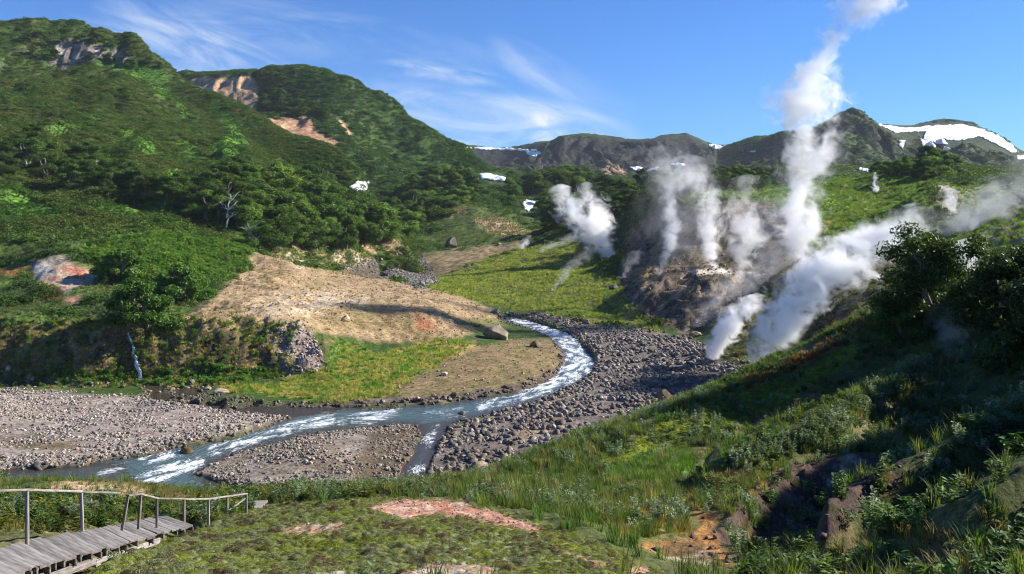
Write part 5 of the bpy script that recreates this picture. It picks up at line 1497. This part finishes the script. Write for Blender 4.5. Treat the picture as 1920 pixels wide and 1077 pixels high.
def plant_tree(p, h, label, group, k=None, cm=0, wide=1.0, name='birch_tree', cat='tree'):
    k = int(rng.integers(7)) if k is None else k
    root = link(bpy.data.objects.new(name, None)); root.empty_display_size = .3
    root.location = p; root.scale = (h * wide, h * wide, h); root.rotation_euler = (0, 0, rng.random() * 6.28)
    link(bpy.data.objects.new('trunk', TV[k][0]), root); link(bpy.data.objects.new('crown', TV[k][1][cm]), root)
    return tag(root, label, cat, group)


def grove(n, poly, hpx, label, group, cms=(0, 1), minpx=12, wide=(1.0, 1.4), name='birch_tree'):
    """trees whose feet stand where the outline in the photo meets the terrain; hpx = height range in photo pixels"""
    P = np.array(poly); done = []; tries = 0
    while len(done) < n and tries < n * 60:
        tries += 1
        u, v = rng.uniform(P[:, 0].min(), P[:, 0].max()), rng.uniform(P[:, 1].min(), P[:, 1].max())
        if poly_sd(np.array([u]), np.array([v]), poly)[0] < 0 or any(abs(u - a) < minpx and abs(v - b) < minpx * .6 for a, b in done):
            continue
        if any(q[0] - 10 < u < q[2] + 10 and q[1] < v < q[3] + 50 for q in SNOWC):
            continue
        h = at(u, v)
        if h is None:
            continue
        hh = rng.uniform(*hpx) / F * h[1]
        plant_tree(h[0] - Vector((0, 0, hh * .03)), hh, label, group, cm=cms[int(rng.integers(len(cms)))], wide=rng.uniform(*wide), name=name)
        done.append((u, v))


grove(46, [(470, 470), (480, 400), (560, 340), (640, 390), (735, 425), (735, 450), (660, 465), (560, 470)], (48, 85), 'rounded green birch in the wood above the upstream bank', 'birches in the wood above the upstream bank', (0, 1, 0, 3), 20)
grove(26, [(0, 290), (60, 270), (120, 300), (210, 330), (330, 370), (360, 400), (200, 380), (60, 330), (0, 330)], (38, 60), 'birch in the diagonal tree belt across the left hillside', 'birches in the diagonal belt on the left hillside', (0, 2, 0), 18)
grove(20, [(360, 410), (400, 360), (480, 330), (500, 390), (470, 440), (380, 425)], (45, 70), 'dark birch around the bleached snag on the left slope', 'dark birches around the bleached snag', (0, 2, 1), 18)
grove(20, [(20, 88), (60, 70), (130, 62), (220, 80), (310, 118), (325, 140), (240, 130), (170, 124), (90, 118), (30, 105)], (14, 24), 'small dark birch among the cliffs of the left summit', 'birches among the left summit cliffs', (2, 0), 8)
grove(24, [(480, 200), (520, 180), (560, 195), (640, 210), (645, 222), (560, 222), (500, 210)], (14, 22), 'small dark birch on the face of the second peak', 'birches on the face of the second peak', (2, 0), 7)
grove(60, [(740, 400), (800, 345), (900, 355), (1000, 350), (1180, 350), (1180, 400), (1100, 420), (1030, 440), (1000, 400), (900, 380), (820, 410), (760, 440)], (30, 58), 'dark green birch in the wood on the valley floor', 'birches in the valley wood', (0, 2, 0, 1), 18, (1.1, 1.7))
grove(26, [(1330, 352), (1360, 340), (1480, 338), (1490, 348), (1400, 356), (1340, 362)], (28, 48), 'birch on the far rim of the green plateau', 'birches on the plateau rim', (0, 1, 2), 12)
grove(18, [(1200, 395), (1180, 360), (1260, 350), (1300, 362), (1240, 390)], (28, 50), 'dark birch behind the thin steam columns', 'birches behind the thin steam columns', (2, 0), 14)
grove(20, [(1640, 330), (1700, 318), (1760, 306), (1790, 320), (1730, 338)], (26, 44), 'green birch on the hillock above the plateau', 'birches on the plateau hillock', (0, 1), 12)
for u, v, hp, w, k, cm, lab in ((700, 462, 82, 1.1, 0, 0, 'tallest round birch at the end of the upstream wood'),
                                (650, 468, 66, .95, 3, 2, 'dark narrow birch beside the tallest round birch'), (1025, 338, 22, 1.2, 3, 2, 'lone dark tree beside the white snow patch'), (742, 305, 20, 1., 0, 2, 'lone tree on the falling crest of the second peak')):
    h = at(u, v)
    if h:
        plant_tree(h[0], hp / F * h[1], lab, None, k, cm, w, 'willow_bush' if 'willow' in lab else 'birch_tree', 'bush' if 'willow' in lab else 'tree')


def big_bush(name, u, v, hpx, wide, seed, label, col, nleaf, lsize, d=None, stems=4):
    if d is None:
        hh = at(u, v); P, d = hh[0], hh[1]
    hgt = hpx / F * d
    (tv, tf), (lv_, lf) = tree_shape(seed, spread=.36 * wide, leaves=int(nleaf * 1.6), size=lsize * 1.25 / hgt, low=.04, nl=30, lump=.20, stems=stems)
    root = link(bpy.data.objects.new(name, None)); root.location = P - Vector((0, 0, .2))
    link(bpy.data.objects.new('stems', np_mesh('stems', tv * hgt, tf, BARK)), root)
    link(bpy.data.objects.new('foliage', np_mesh('foliage', lv_ * hgt, lf, leaf_mat(name + '_leaves', col, .3, .4, .6), False)), root)
    return tag(root, label, 'bush')


big_bush('alder_bush', 1745, 602, 198, 1.15, 3001, 'tall leafy alder bush on the ridge with its top against the grass plateau', (.068, .115, .026), 11000, .10)
big_bush('alder_bush', 1692, 632, 95, 1.5, 3002, 'lower alder bush at the left foot of the tall one', (.075, .125, .028), 7000, .10)
big_bush('alder_bush', 1830, 618, 120, 1.6, 3003, 'dark alder bush in the gap between the two taller bushes', (.055, .09, .024), 7000, .10)
big_bush('alder_bush', 1905, 615, 168, 1.4, 3004, 'dark alder bush cut by the right edge of the photo', (.058, .095, .024), 9000, .10)
big_bush('alder_bush', 1885, 690, 80, 1.5, 3005, 'yellowish alder bush lower down at the right edge', (.09, .13, .028), 6000, .08)
big_bush('alder_bush', 1985, 640, 150, 1.6, 3006, 'alder bush added just past the right edge to dapple the shadow', (.035, .055, .018), 6000, .11)  # added outside the frame to break up the shadow on the slope


big_bush('willow_bush', 268, 618, 105, 1.5, 3011, 'broad green willow bush just above the small waterfall', (.062, .125, .022), 9000, .26)
big_bush('willow_bush', 335, 560, 70, 1.9, 3012, 'wide willow bush behind and right of the one above the waterfall', (.075, .15, .026), 8000, .26)
big_bush('willow_bush', 225, 520, 60, 2.0, 3013, 'pale green willow bush right of the pink bare patch', (.09, .16, .03), 7000, .26)


def snag(u, v, hpx, seed, label):
    h = at(u, v); P, d = h[0], h[1]; rg = np.random.default_rng(seed); hg = hpx / F * d
    ch = []
    c, r = limb(np.zeros(3) - [0, 0, .05], np.array([rg.normal() * .15, 0, .9]), .035, .008, 8, rg, .04); ch.append((c, r))
    for k in range(11):
        q = c[rg.integers(2, 7)]; a = rg.uniform(-.9, .9) + (math.pi if rg.random() < .5 else 0)
        e = q + np.array([math.cos(a) * rg.uniform(.2, .5), math.sin(a) * .3, rg.uniform(.1, .5)])
        c2, r2 = limb(q, e, .016, .004, 6, rg, .03); ch.append((c2, r2))
        for _ in range(2):
            q2 = c2[rg.integers(2, 5)]; c3, r3 = limb(q2, q2 + np.array([rg.normal() * .15, rg.normal() * .1, rg.uniform(.03, .2)]), .007, .002, 4, rg, .01); ch.append((c3, r3))
    tv, tf = tube(ch, 5)
    o = link(bpy.data.objects.new('dead_tree', np_mesh('dead_tree', tv * hg, tf, DEADW))); o.location = P + Vector((0, -2.5, 0))
    tag(o, label, 'dead tree')


snag(428, 425, 52, 4001, 'bare white dead tree standing among dark birches')
snag(478, 468, 46, 4002, 'bleached dead tree leaning at the top of the tan knoll')

# ------------------------------------------------------------------ wooden stairs with handrails
m, N, L, out = new_mat('weathered_wood')
p = N.new('ShaderNodeBsdfPrincipled'); L.new(p.outputs[0], out.inputs[0]); p.inputs['Roughness'].default_value = .85; p.inputs['Specular IOR Level'].default_value = .15
tc = N.new('ShaderNodeTexCoord'); mp = N.new('ShaderNodeMapping'); mp.inputs['Scale'].default_value = (1.2, 16, 16); L.new(tc.outputs['Object'], mp.inputs[0])
n1 = noise(N, L, mp.outputs[0], 1.6, 5, .65); n2 = noise(N, L, tc.outputs['Object'], 2.0, 3, .6); oi = N.new('ShaderNodeObjectInfo')
c = mixc(N, L, smooth(N, L, n1, .3, .7), (.13, .115, .105), (.34, .315, .295)); c = mixc(N, L, smooth(N, L, n2, .5, .8), c, (.17, .13, .10))
sc_ = nd(N, 'ShaderNodeVectorMath', operation='SCALE'); L.new(c, sc_.inputs[0]); L.new(mathn(N, L, 'MULTIPLY_ADD', oi.outputs['Random'], .5, .75), sc_.inputs['Scale'])
L.new(sc_.outputs[0], p.inputs['Base Color'])
b = N.new('ShaderNodeBump'); b.inputs['Strength'].default_value = .5; b.inputs['Distance'].default_value = .01; L.new(n1, b.inputs['Height']); L.new(b.outputs[0], p.inputs['Normal'])
WOOD = m


def plank(name, a, b_, wdt, thk, parent=None, up=Vector((0, 0, 1)), origin=Vector((0, 0, 0))):
    """a sawn board from a to b; its own x axis runs along the grain"""
    import bmesh
    a, b_ = Vector(a), Vector(b_); e = b_ - a; L_ = e.length; x = e.normalized(); y = up.cross(x).normalized(); z = x.cross(y)
    bm = bmesh.new(); bmesh.ops.create_cube(bm, size=1); bmesh.ops.scale(bm, vec=(L_, wdt, thk), verts=bm.verts)
    bmesh.ops.bevel(bm, geom=bm.edges[:], offset=min(wdt, thk) * .12, segments=1, affect='EDGES')
    for v in bm.verts:
        v.co += Vector((random.uniform(-.004, .004), random.uniform(-.003, .003), random.uniform(-.003, .003)))
    me = bpy.data.meshes.new(name); bm.to_mesh(me); bm.free(); me.materials.append(WOOD)
    o = bpy.data.objects.new(name, me)
    M_ = Matrix((x, y, z)).transposed().to_4x4(); M_.translation = (a + b_) / 2 - origin
    o.matrix_local = M_
    return link(o, parent)


def px3(u, v, d):
    return Vector(((u - U0) / F * d, d, H - (v - V0) / F * d))


st_o = px3(60, 1060, 15)
stairs = tag(link(bpy.data.objects.new('wooden_staircase', None)), 'weathered grey wooden stairs curving down at the lower left', 'staircase')
stairs.location = st_o
# (left end pixel, right end pixel, distance of the left end) along the flight
KEY = [(0.0, (-110, 1062), (20, 1118), 13.6), (.25, (-20, 1034), (95, 1090), 15.0), (.5, (75, 1012), (170, 1062), 16.8), (.75, (165, 997), (240, 1034), 19.0), (1.0, (292, 970), (350, 990), 24.0)]
NT = 21
leftp, rightp = [], []
for k in range(NT):
    t = k / (NT - 1) ; i = min(3, int(t * 4)); f_ = (t - KEY[i][0]) / .25
    la, lb, ra, rb = KEY[i][1], KEY[i + 1][1], KEY[i][2], KEY[i + 1][2]
    d = KEY[i][3] + (KEY[i + 1][3] - KEY[i][3]) * f_
    lp = px3(la[0] + (lb[0] - la[0]) * f_, la[1] + (lb[1] - la[1]) * f_, d)
    ru, rv = ra[0] + (rb[0] - ra[0]) * f_, ra[1] + (rb[1] - ra[1]) * f_
    d2 = F * (H - lp.z) / (rv - V0)                      # the tread is level
    rp = px3(ru, rv, d2)
    rp = lp + (rp - lp).normalized() * (1.38 + .08 * math.sin(k * 2.3))
    leftp.append(lp); rightp.append(rp)
    along = (rp - lp).normalized(); nx = Vector((-along.y, along.x, 0)); nx = nx if nx.y > 0 else -nx
    for q in (0, 1):
        tl = Vector((0, 0, random.uniform(-.012, .012)))
        o_ = nx * (.105 - .20 * q) + along * random.uniform(-.03, .03)
        plank('tread', lp + o_ + tl, rp + o_ - tl, .192 + random.uniform(-.01, .008), .045, stairs, origin=st_o)
    plank('riser', lp + Vector((0, 0, -.10)) + nx * .185, rp + Vector((0, 0, -.10)) + nx * .185, .03, .13, stairs, origin=st_o)
for pts_, off in ((leftp, -.05), (rightp, .05)):
    for k in range(0, NT - 6, 6):
        a, b_ = pts_[k], pts_[k + 6]
        plank('stringer', a + Vector((off, 0, -.20)), b_ + Vector((off, 0, -.15)), .06, .14, stairs, origin=st_o)

landing = px3(485, 945, 46)
P485 = at(482, 950)[0]
lb = tag(link(bpy.data.objects.new('boardwalk_landing', None)), 'short grey boardwalk piece at the end of the lower handrail', 'boardwalk'); lb.location = P485
for k in range(3):
    plank('board', P485 + Vector((-.45, -.9 + k * .36, .25 - k * .02)), P485 + Vector((.45, -.8 + k * .36, .25 - k * .02)), .32, .06, lb, origin=P485)


def rail(name, posts, label, rise=.0, brace=None):
    """posts: (u, v of the top, distance, u of the foot, length)"""
    o0 = px3(*posts[0][:3])
    base = Vector((o0.x, o0.y, topz(o0.x, o0.y)))
    r = tag(link(bpy.data.objects.new(name, None)), label, 'handrail'); r.location = base
    tops = []
    for (u, v, d, uf, ln) in posts:
        t = px3(u, v, d); f0 = px3(uf, v, d); f0.z = t.z - ln
        tops.append(t)
        if ln > 0:
            plank('post', f0, t - Vector((0, 0, .03)), .06, .06, r, up=Vector((0, 1, 0)), origin=base)
    for a, b_ in zip(tops[:-1], tops[1:]):
        e = (b_ - a).normalized()
        plank('rail', a - e * .03 , b_ + e * .03, .085, .045, r, origin=base)
    if brace:
        plank('brace', px3(*brace[0]), px3(*brace[1]), .05, .04, r, origin=base)
    return r


rail('wooden_handrail', [(-40, 922, 14.6, -40, 1.15), (50, 919, 16, 51, 1.1), (152, 922, 18.6, 155, 1.05), (222, 925, 20.2, 222, 0)], 'upper wooden handrail with two thick posts at the left edge')
rail('wooden_handrail', [(240, 929, 20.6, 226, 1.05), (264, 927, 21.4, 259, 1.0), (294, 935, 22.4, 294, 1.05), (345, 936, 24.2, 345, 1.05), (391, 936, 26, 391, 1.05), (426, 931, 28, 426, 1.05), (462, 926, 30, 462, 1.0)], 'lower sagging wooden handrail with seven slim posts', brace=((428, 958, 28), (460, 935, 30)))


# ------------------------------------------------------------------ steam
def plume(spine, dens, label, nscale=1.0, cut=.12, drift=0.0, aniso=.0, name='steam_plume', d_all=None):
    """spine: (u, v, radius px, distance, strength) from the vent upwards. A closed body of vapour whose density follows the spine."""
    pts_ = []
    for (u, v, r, d, a) in spine:
        P = px3(u, v, d); pts_.append((P.x, P.y, P.z, max(r * 1.22 / F * d, .3), a))
    T = np.array(pts_); T = T[np.argsort(T[:, 2])]
    zmin, zmax = T[0, 2], T[-1, 2]; hz = zmax - zmin
    o = np.array([T[:, 0].mean(), T[:, 1].mean(), zmin])
    lo = np.array([(T[:, 0] - o[0]).min(), (T[:, 1] - o[1]).min()]); ex = max((T[:, 0] - o[0]).max() - lo[0], (T[:, 1] - o[1]).max() - lo[1], 1e-3); rm = T[:, 3].max()
    # body mesh: rings along the spine, a little wider than the vapour
    nz, ns = 28, 18
    zz = np.linspace(0, 1, nz); th = np.arange(ns) * 2 * math.pi / ns
    cx, cy_, rr = (np.interp(zmin + zz * hz, T[:, 2], T[:, k]) for k in (0, 1, 3))
    rr = rr * 1.32 + .3
    ring = np.stack([cx[:, None] - o[0] + rr[:, None] * np.cos(th), cy_[:, None] - o[1] + rr[:, None] * np.sin(th), np.repeat((zz * hz)[:, None], ns, 1)], -1).reshape(-1, 3)
    ring = np.concatenate([ring, [[cx[0] - o[0], cy_[0] - o[1], -rr[0] * .2]], [[cx[-1] - o[0], cy_[-1] - o[1], hz + rr[-1] * .3]]])
    i = np.arange(nz * ns).reshape(nz, ns)
    fq = np.stack([i[:-1], np.roll(i[:-1], -1, 1), np.roll(i[1:], -1, 1), i[1:]], -1).reshape(-1, 4)
    ft = np.concatenate([np.concatenate([fq[:, [0, 1, 2]], fq[:, [0, 2, 3]]]), np.stack([np.roll(i[0], -1), i[0], np.full(ns, nz * ns)], -1), np.stack([i[-1], np.roll(i[-1], -1), np.full(ns, nz * ns + 1)], -1)])
    m, N, L, out = new_mat(name)
    tc = N.new('ShaderNodeTexCoord'); P = tc.outputs['Object']
    sep = N.new('ShaderNodeSeparateXYZ'); L.new(P, sep.inputs[0])
    t = mathn(N, L, 'DIVIDE', sep.outputs[2], hz, clamp=True)
    rp = N.new('ShaderNodeValToRGB'); L.new(t, rp.inputs[0]); cr = rp.color_ramp; cr.interpolation = 'B_SPLINE'
    while len(cr.elements) < len(T):
        cr.elements.new(.5)
    for e, q in zip(cr.elements, T):
        pass
    for k, q in enumerate(T):
        cr.elements[k].position = (q[2] - zmin) / hz
    for k, q in enumerate(T):
        cr.elements[k].color = ((q[0] - o[0] - lo[0]) / ex, (q[1] - o[1] - lo[1]) / ex, q[3] / rm, q[4])
    s2 = N.new('ShaderNodeSeparateColor'); L.new(rp.outputs[0], s2.inputs[0])
    ccx = mathn(N, L, 'MULTIPLY_ADD', s2.outputs[0], ex, float(lo[0])); ccy = mathn(N, L, 'MULTIPLY_ADD', s2.outputs[1], ex, float(lo[1])); cr_ = mathn(N, L, 'MULTIPLY', s2.outputs[2], float(rm))
    dx = mathn(N, L, 'SUBTRACT', sep.outputs[0], ccx); dy = mathn(N, L, 'SUBTRACT', sep.outputs[1], ccy)
    d = mathn(N, L, 'DIVIDE', mathn(N, L, 'SQRT', mathn(N, L, 'ADD', mathn(N, L, 'MULTIPLY', dx, dx), mathn(N, L, 'MULTIPLY', dy, dy))), cr_)
    off = N.new('ShaderNodeVectorMath'); off.operation = 'ADD'; L.new(P, off.inputs[0]); off.inputs[1].default_value = (spine[0][0] * .37, spine[0][1] * .11, 0)
    rmean = float(T[:, 3].mean())
    n1 = noise(N, L, off.outputs[0], nscale * 1.3 / rmean, 8, .64, .9)
    n2 = noise(N, L, off.outputs[0], nscale * .45 / rmean, 1, .5)
    q = mathn(N, L, 'MULTIPLY_ADD', d, -1.25, 1.0)
    q = mathn(N, L, 'ADD', q, mathn(N, L, 'MULTIPLY_ADD', n1, 5.2, -2.6))
    q = mathn(N, L, 'ADD', q, mathn(N, L, 'MULTIPLY_ADD', n2, 1.4, -.7))
    edge = smooth(N, L, d, .95, 1.32, 1.0, 0.0)
    den = mathn(N, L, 'MULTIPLY', smooth(N, L, q, cut - .1, cut + .95), edge)
    den = mathn(N, L, 'MULTIPLY', den, rp.outputs[1]); den = mathn(N, L, 'MULTIPLY', den, .95 * dens / rmean)
    vol = N.new('ShaderNodeVolumePrincipled'); vol.inputs['Color'].default_value = (1, 1, 1, 1); vol.inputs['Anisotropy'].default_value = aniso
    L.new(den, vol.inputs['Density']); L.new(vol.outputs[0], out.inputs['Volume'])
    ob = link(bpy.data.objects.new(name, np_mesh(name, ring, ft, m, False))); ob.location = o
    return tag(ob, label, 'steam')


plume([(1418, 708, 18, 165, 1.0), (1428, 670, 27, 165, 1.0), (1455, 620, 46, 166, 1.0), (1492, 570, 62, 168, 1.0), (1535, 525, 78, 170, 1.0), (1585, 482, 82, 172, .9), (1630, 450, 76, 175, .7), (1670, 425, 60, 178, .4), (1715, 402, 46, 180, .12)], 7, 'largest slanting white steam plume rising from the foot of the shaded slope', 1.25)
plume([(1335, 672, 10, 180, 1.0), (1345, 650, 20, 180, 1.0), (1362, 615, 29, 181, .9), (1388, 585, 34, 182, .7), (1420, 562, 26, 184, .3)], 5, 'short white steam plume left of the largest slanting one')
plume([(1495, 502, 14, 262, .9), (1500, 470, 44, 262, 1.0), (1496, 430, 58, 263, 1.0), (1482, 392, 46, 264, .9), (1515, 350, 52, 265, .55), (1512, 300, 54, 266, .6), (1512, 250, 40, 267, .75), (1510, 200, 72, 268, 1.0), (1510, 170, 62, 268, .9), (1520, 130, 42, 270, .8), (1545, 98, 26, 271, .5), (1575, 70, 36, 272, .5), (1610, 30, 52, 274, .5), (1640, 0, 62, 275, .4), (1680, -50, 66, 278, .2)], 3.6, 'tallest steam column rising above the mountains into the blue sky', 1.1)
plume([(1158, 497, 9, 430, 1.0), (1140, 478, 24, 430, 1.0), (1120, 452, 34, 430, 1.0), (1100, 425, 38, 431, 1.0), (1080, 400, 36, 432, 1.0), (1065, 378, 30, 433, .8), (1052, 355, 22, 434, .3)], 4.6, 'dense white steam puff standing alone before the valley wood', .9)
plume([(1128, 455, 24, 432, .8), (1122, 425, 36, 432, 1.0), (1118, 395, 36, 433, .9), (1108, 370, 28, 434, .5), (1100, 350, 20, 435, .1)], 4.2, 'right lobe of white steam leaning against the lone dense puff', .9)
plume([(1236, 518, 7, 292, 1.0), (1245, 490, 13, 292, .9), (1258, 460, 16, 292, .7), (1260, 420, 16, 292, .5), (1254, 390, 18, 292, .35), (1260, 350, 32, 293, .2), (1250, 320, 44, 294, .12), (1240, 290, 40, 294, .03)], 3.2, 'leftmost thin steam column above the orange crusted vent')
plume([(1335, 512, 9, 296, 1.0), (1330, 485, 16, 296, .9), (1324, 450, 21, 296, .6), (1338, 410, 24, 297, .45), (1330, 370, 28, 297, .3), (1300, 335, 36, 298, .25), (1290, 305, 36, 298, .06)], 3.0, 'second thin steam column rising from the pale rim')
plume([(1385, 535, 10, 276, .7), (1390, 500, 22, 278, .6), (1400, 460, 32, 279, .5), (1405, 420, 34, 280, .4), (1390, 380, 34, 281, .25), (1400, 340, 30, 282, .06)], 2.4, 'third hazy steam column just left of the tallest one')
plume([(1250, 500, 40, 305, .3), (1280, 450, 80, 307, .35), (1300, 400, 95, 310, .35), (1310, 350, 95, 313, .3), (1290, 310, 80, 316, .16), (1260, 270, 60, 318, .03)], .5, 'wide thin veil of steam hanging around the left thin columns')
plume([(1440, 560, 40, 250, .3), (1460, 500, 70, 252, .35), (1470, 450, 80, 254, .35), (1480, 390, 75, 256, .3), (1480, 330, 60, 258, .12), (1470, 290, 50, 259, .03)], .6, 'wide thin veil of steam around the foot of the tallest column')
plume([(1300, 605, 30, 226, .35), (1340, 570, 42, 228, .4), (1380, 540, 46, 230, .35), (1420, 505, 44, 232, .25), (1450, 470, 40, 234, .1)], 1.1, 'thin veil of steam drifting over the dark rill wall')
plume([(1780, 445, 16, 300, .5), (1800, 430, 40, 300, .5), (1830, 410, 60, 302, .5), (1870, 385, 66, 305, .4), (1910, 350, 60, 308, .25), (1940, 310, 60, 310, .08)], 2.0, 'pale steam veil drifting across the scree at the right edge')
plume([(1785, 418, 8, 345, .9), (1780, 400, 14, 345, .9), (1784, 385, 14, 345, .7), (1780, 360, 16, 345, .25)], 2.6, 'white steam jet at the pale scar above the alder bush')
plume([(1815, 505, 16, 150, .8), (1815, 485, 24, 150, .8), (1820, 460, 30, 151, .4)], 2.6, 'white steam puff glimpsed between the two tall alder bushes')
plume([(1648, 368, 5, 470, 1.0), (1644, 358, 7, 470, .8), (1638, 345, 5, 470, .4), (1642, 325, 5, 470, .2)], 3, 'tiny white steam jet out on the grass plateau')
plume([(1705, 800, 18, 56, .45), (1720, 770, 42, 56.5, .5), (1755, 730, 56, 57, .4), (1780, 690, 60, 57.5, .35), (1790, 640, 56, 58, .3), (1800, 590, 46, 58.5, .1)], 1.9, 'faint grey steam drifting in the shade before the alder bushes')
plume([(1560, 905, 18, 34, .45), (1585, 885, 26, 34.5, .5), (1600, 865, 22, 35, .2)], 1.3, 'faint wisp of steam over the dark red pit')
plume([(1035, 545, 5, 330, .9), (1052, 522, 12, 331, .5), (1080, 492, 18, 333, .3), (1110, 468, 18, 335, .06)], .8, 'thin slanting wisp of steam over the yellow green flat')
plume([(975, 466, 6, 510, .8), (985, 456, 12, 511, .6), (992, 445, 10, 512, .1)], 1.5, 'little grey steam puff at the foot of the pink mound')
plume([(1012, 472, 8, 480, .6), (1035, 462, 18, 481, .5), (1060, 450, 22, 482, .3), (1085, 440, 16, 483, .1)], 1.1, 'low grey vapour left of the dense steam puff')
plume([(1165, 520, 8, 320, .6), (1175, 500, 16, 320, .35), (1195, 478, 20, 321, .06)], .8, 'small grey vapour beside the dark block on the grass slope')


# ------------------------------------------------------------------ air: a thin even haze over the whole valley
m, N, L, out = new_mat('haze_air')
vol = N.new('ShaderNodeVolumePrincipled'); vol.inputs['Color'].default_value = (.80, .88, 1.0, 1); vol.inputs['Density'].default_value = .000034
L.new(vol.outputs[0], out.inputs['Volume'])
hv = np.array([[x, y, z] for x in (-3200, 4200) for y in (-300, 4300) for z in (-30, 520)], float)
haze = link(bpy.data.objects.new('haze', np_mesh('haze', hv, np.array([[0, 1, 3, 2], [4, 6, 7, 5], [0, 4, 5, 1], [2, 3, 7, 6], [0, 2, 6, 4], [1, 5, 7, 3]]), m, False)))
tag(haze, 'thin blue haze filling the valley air', 'haze', None, 'stuff')
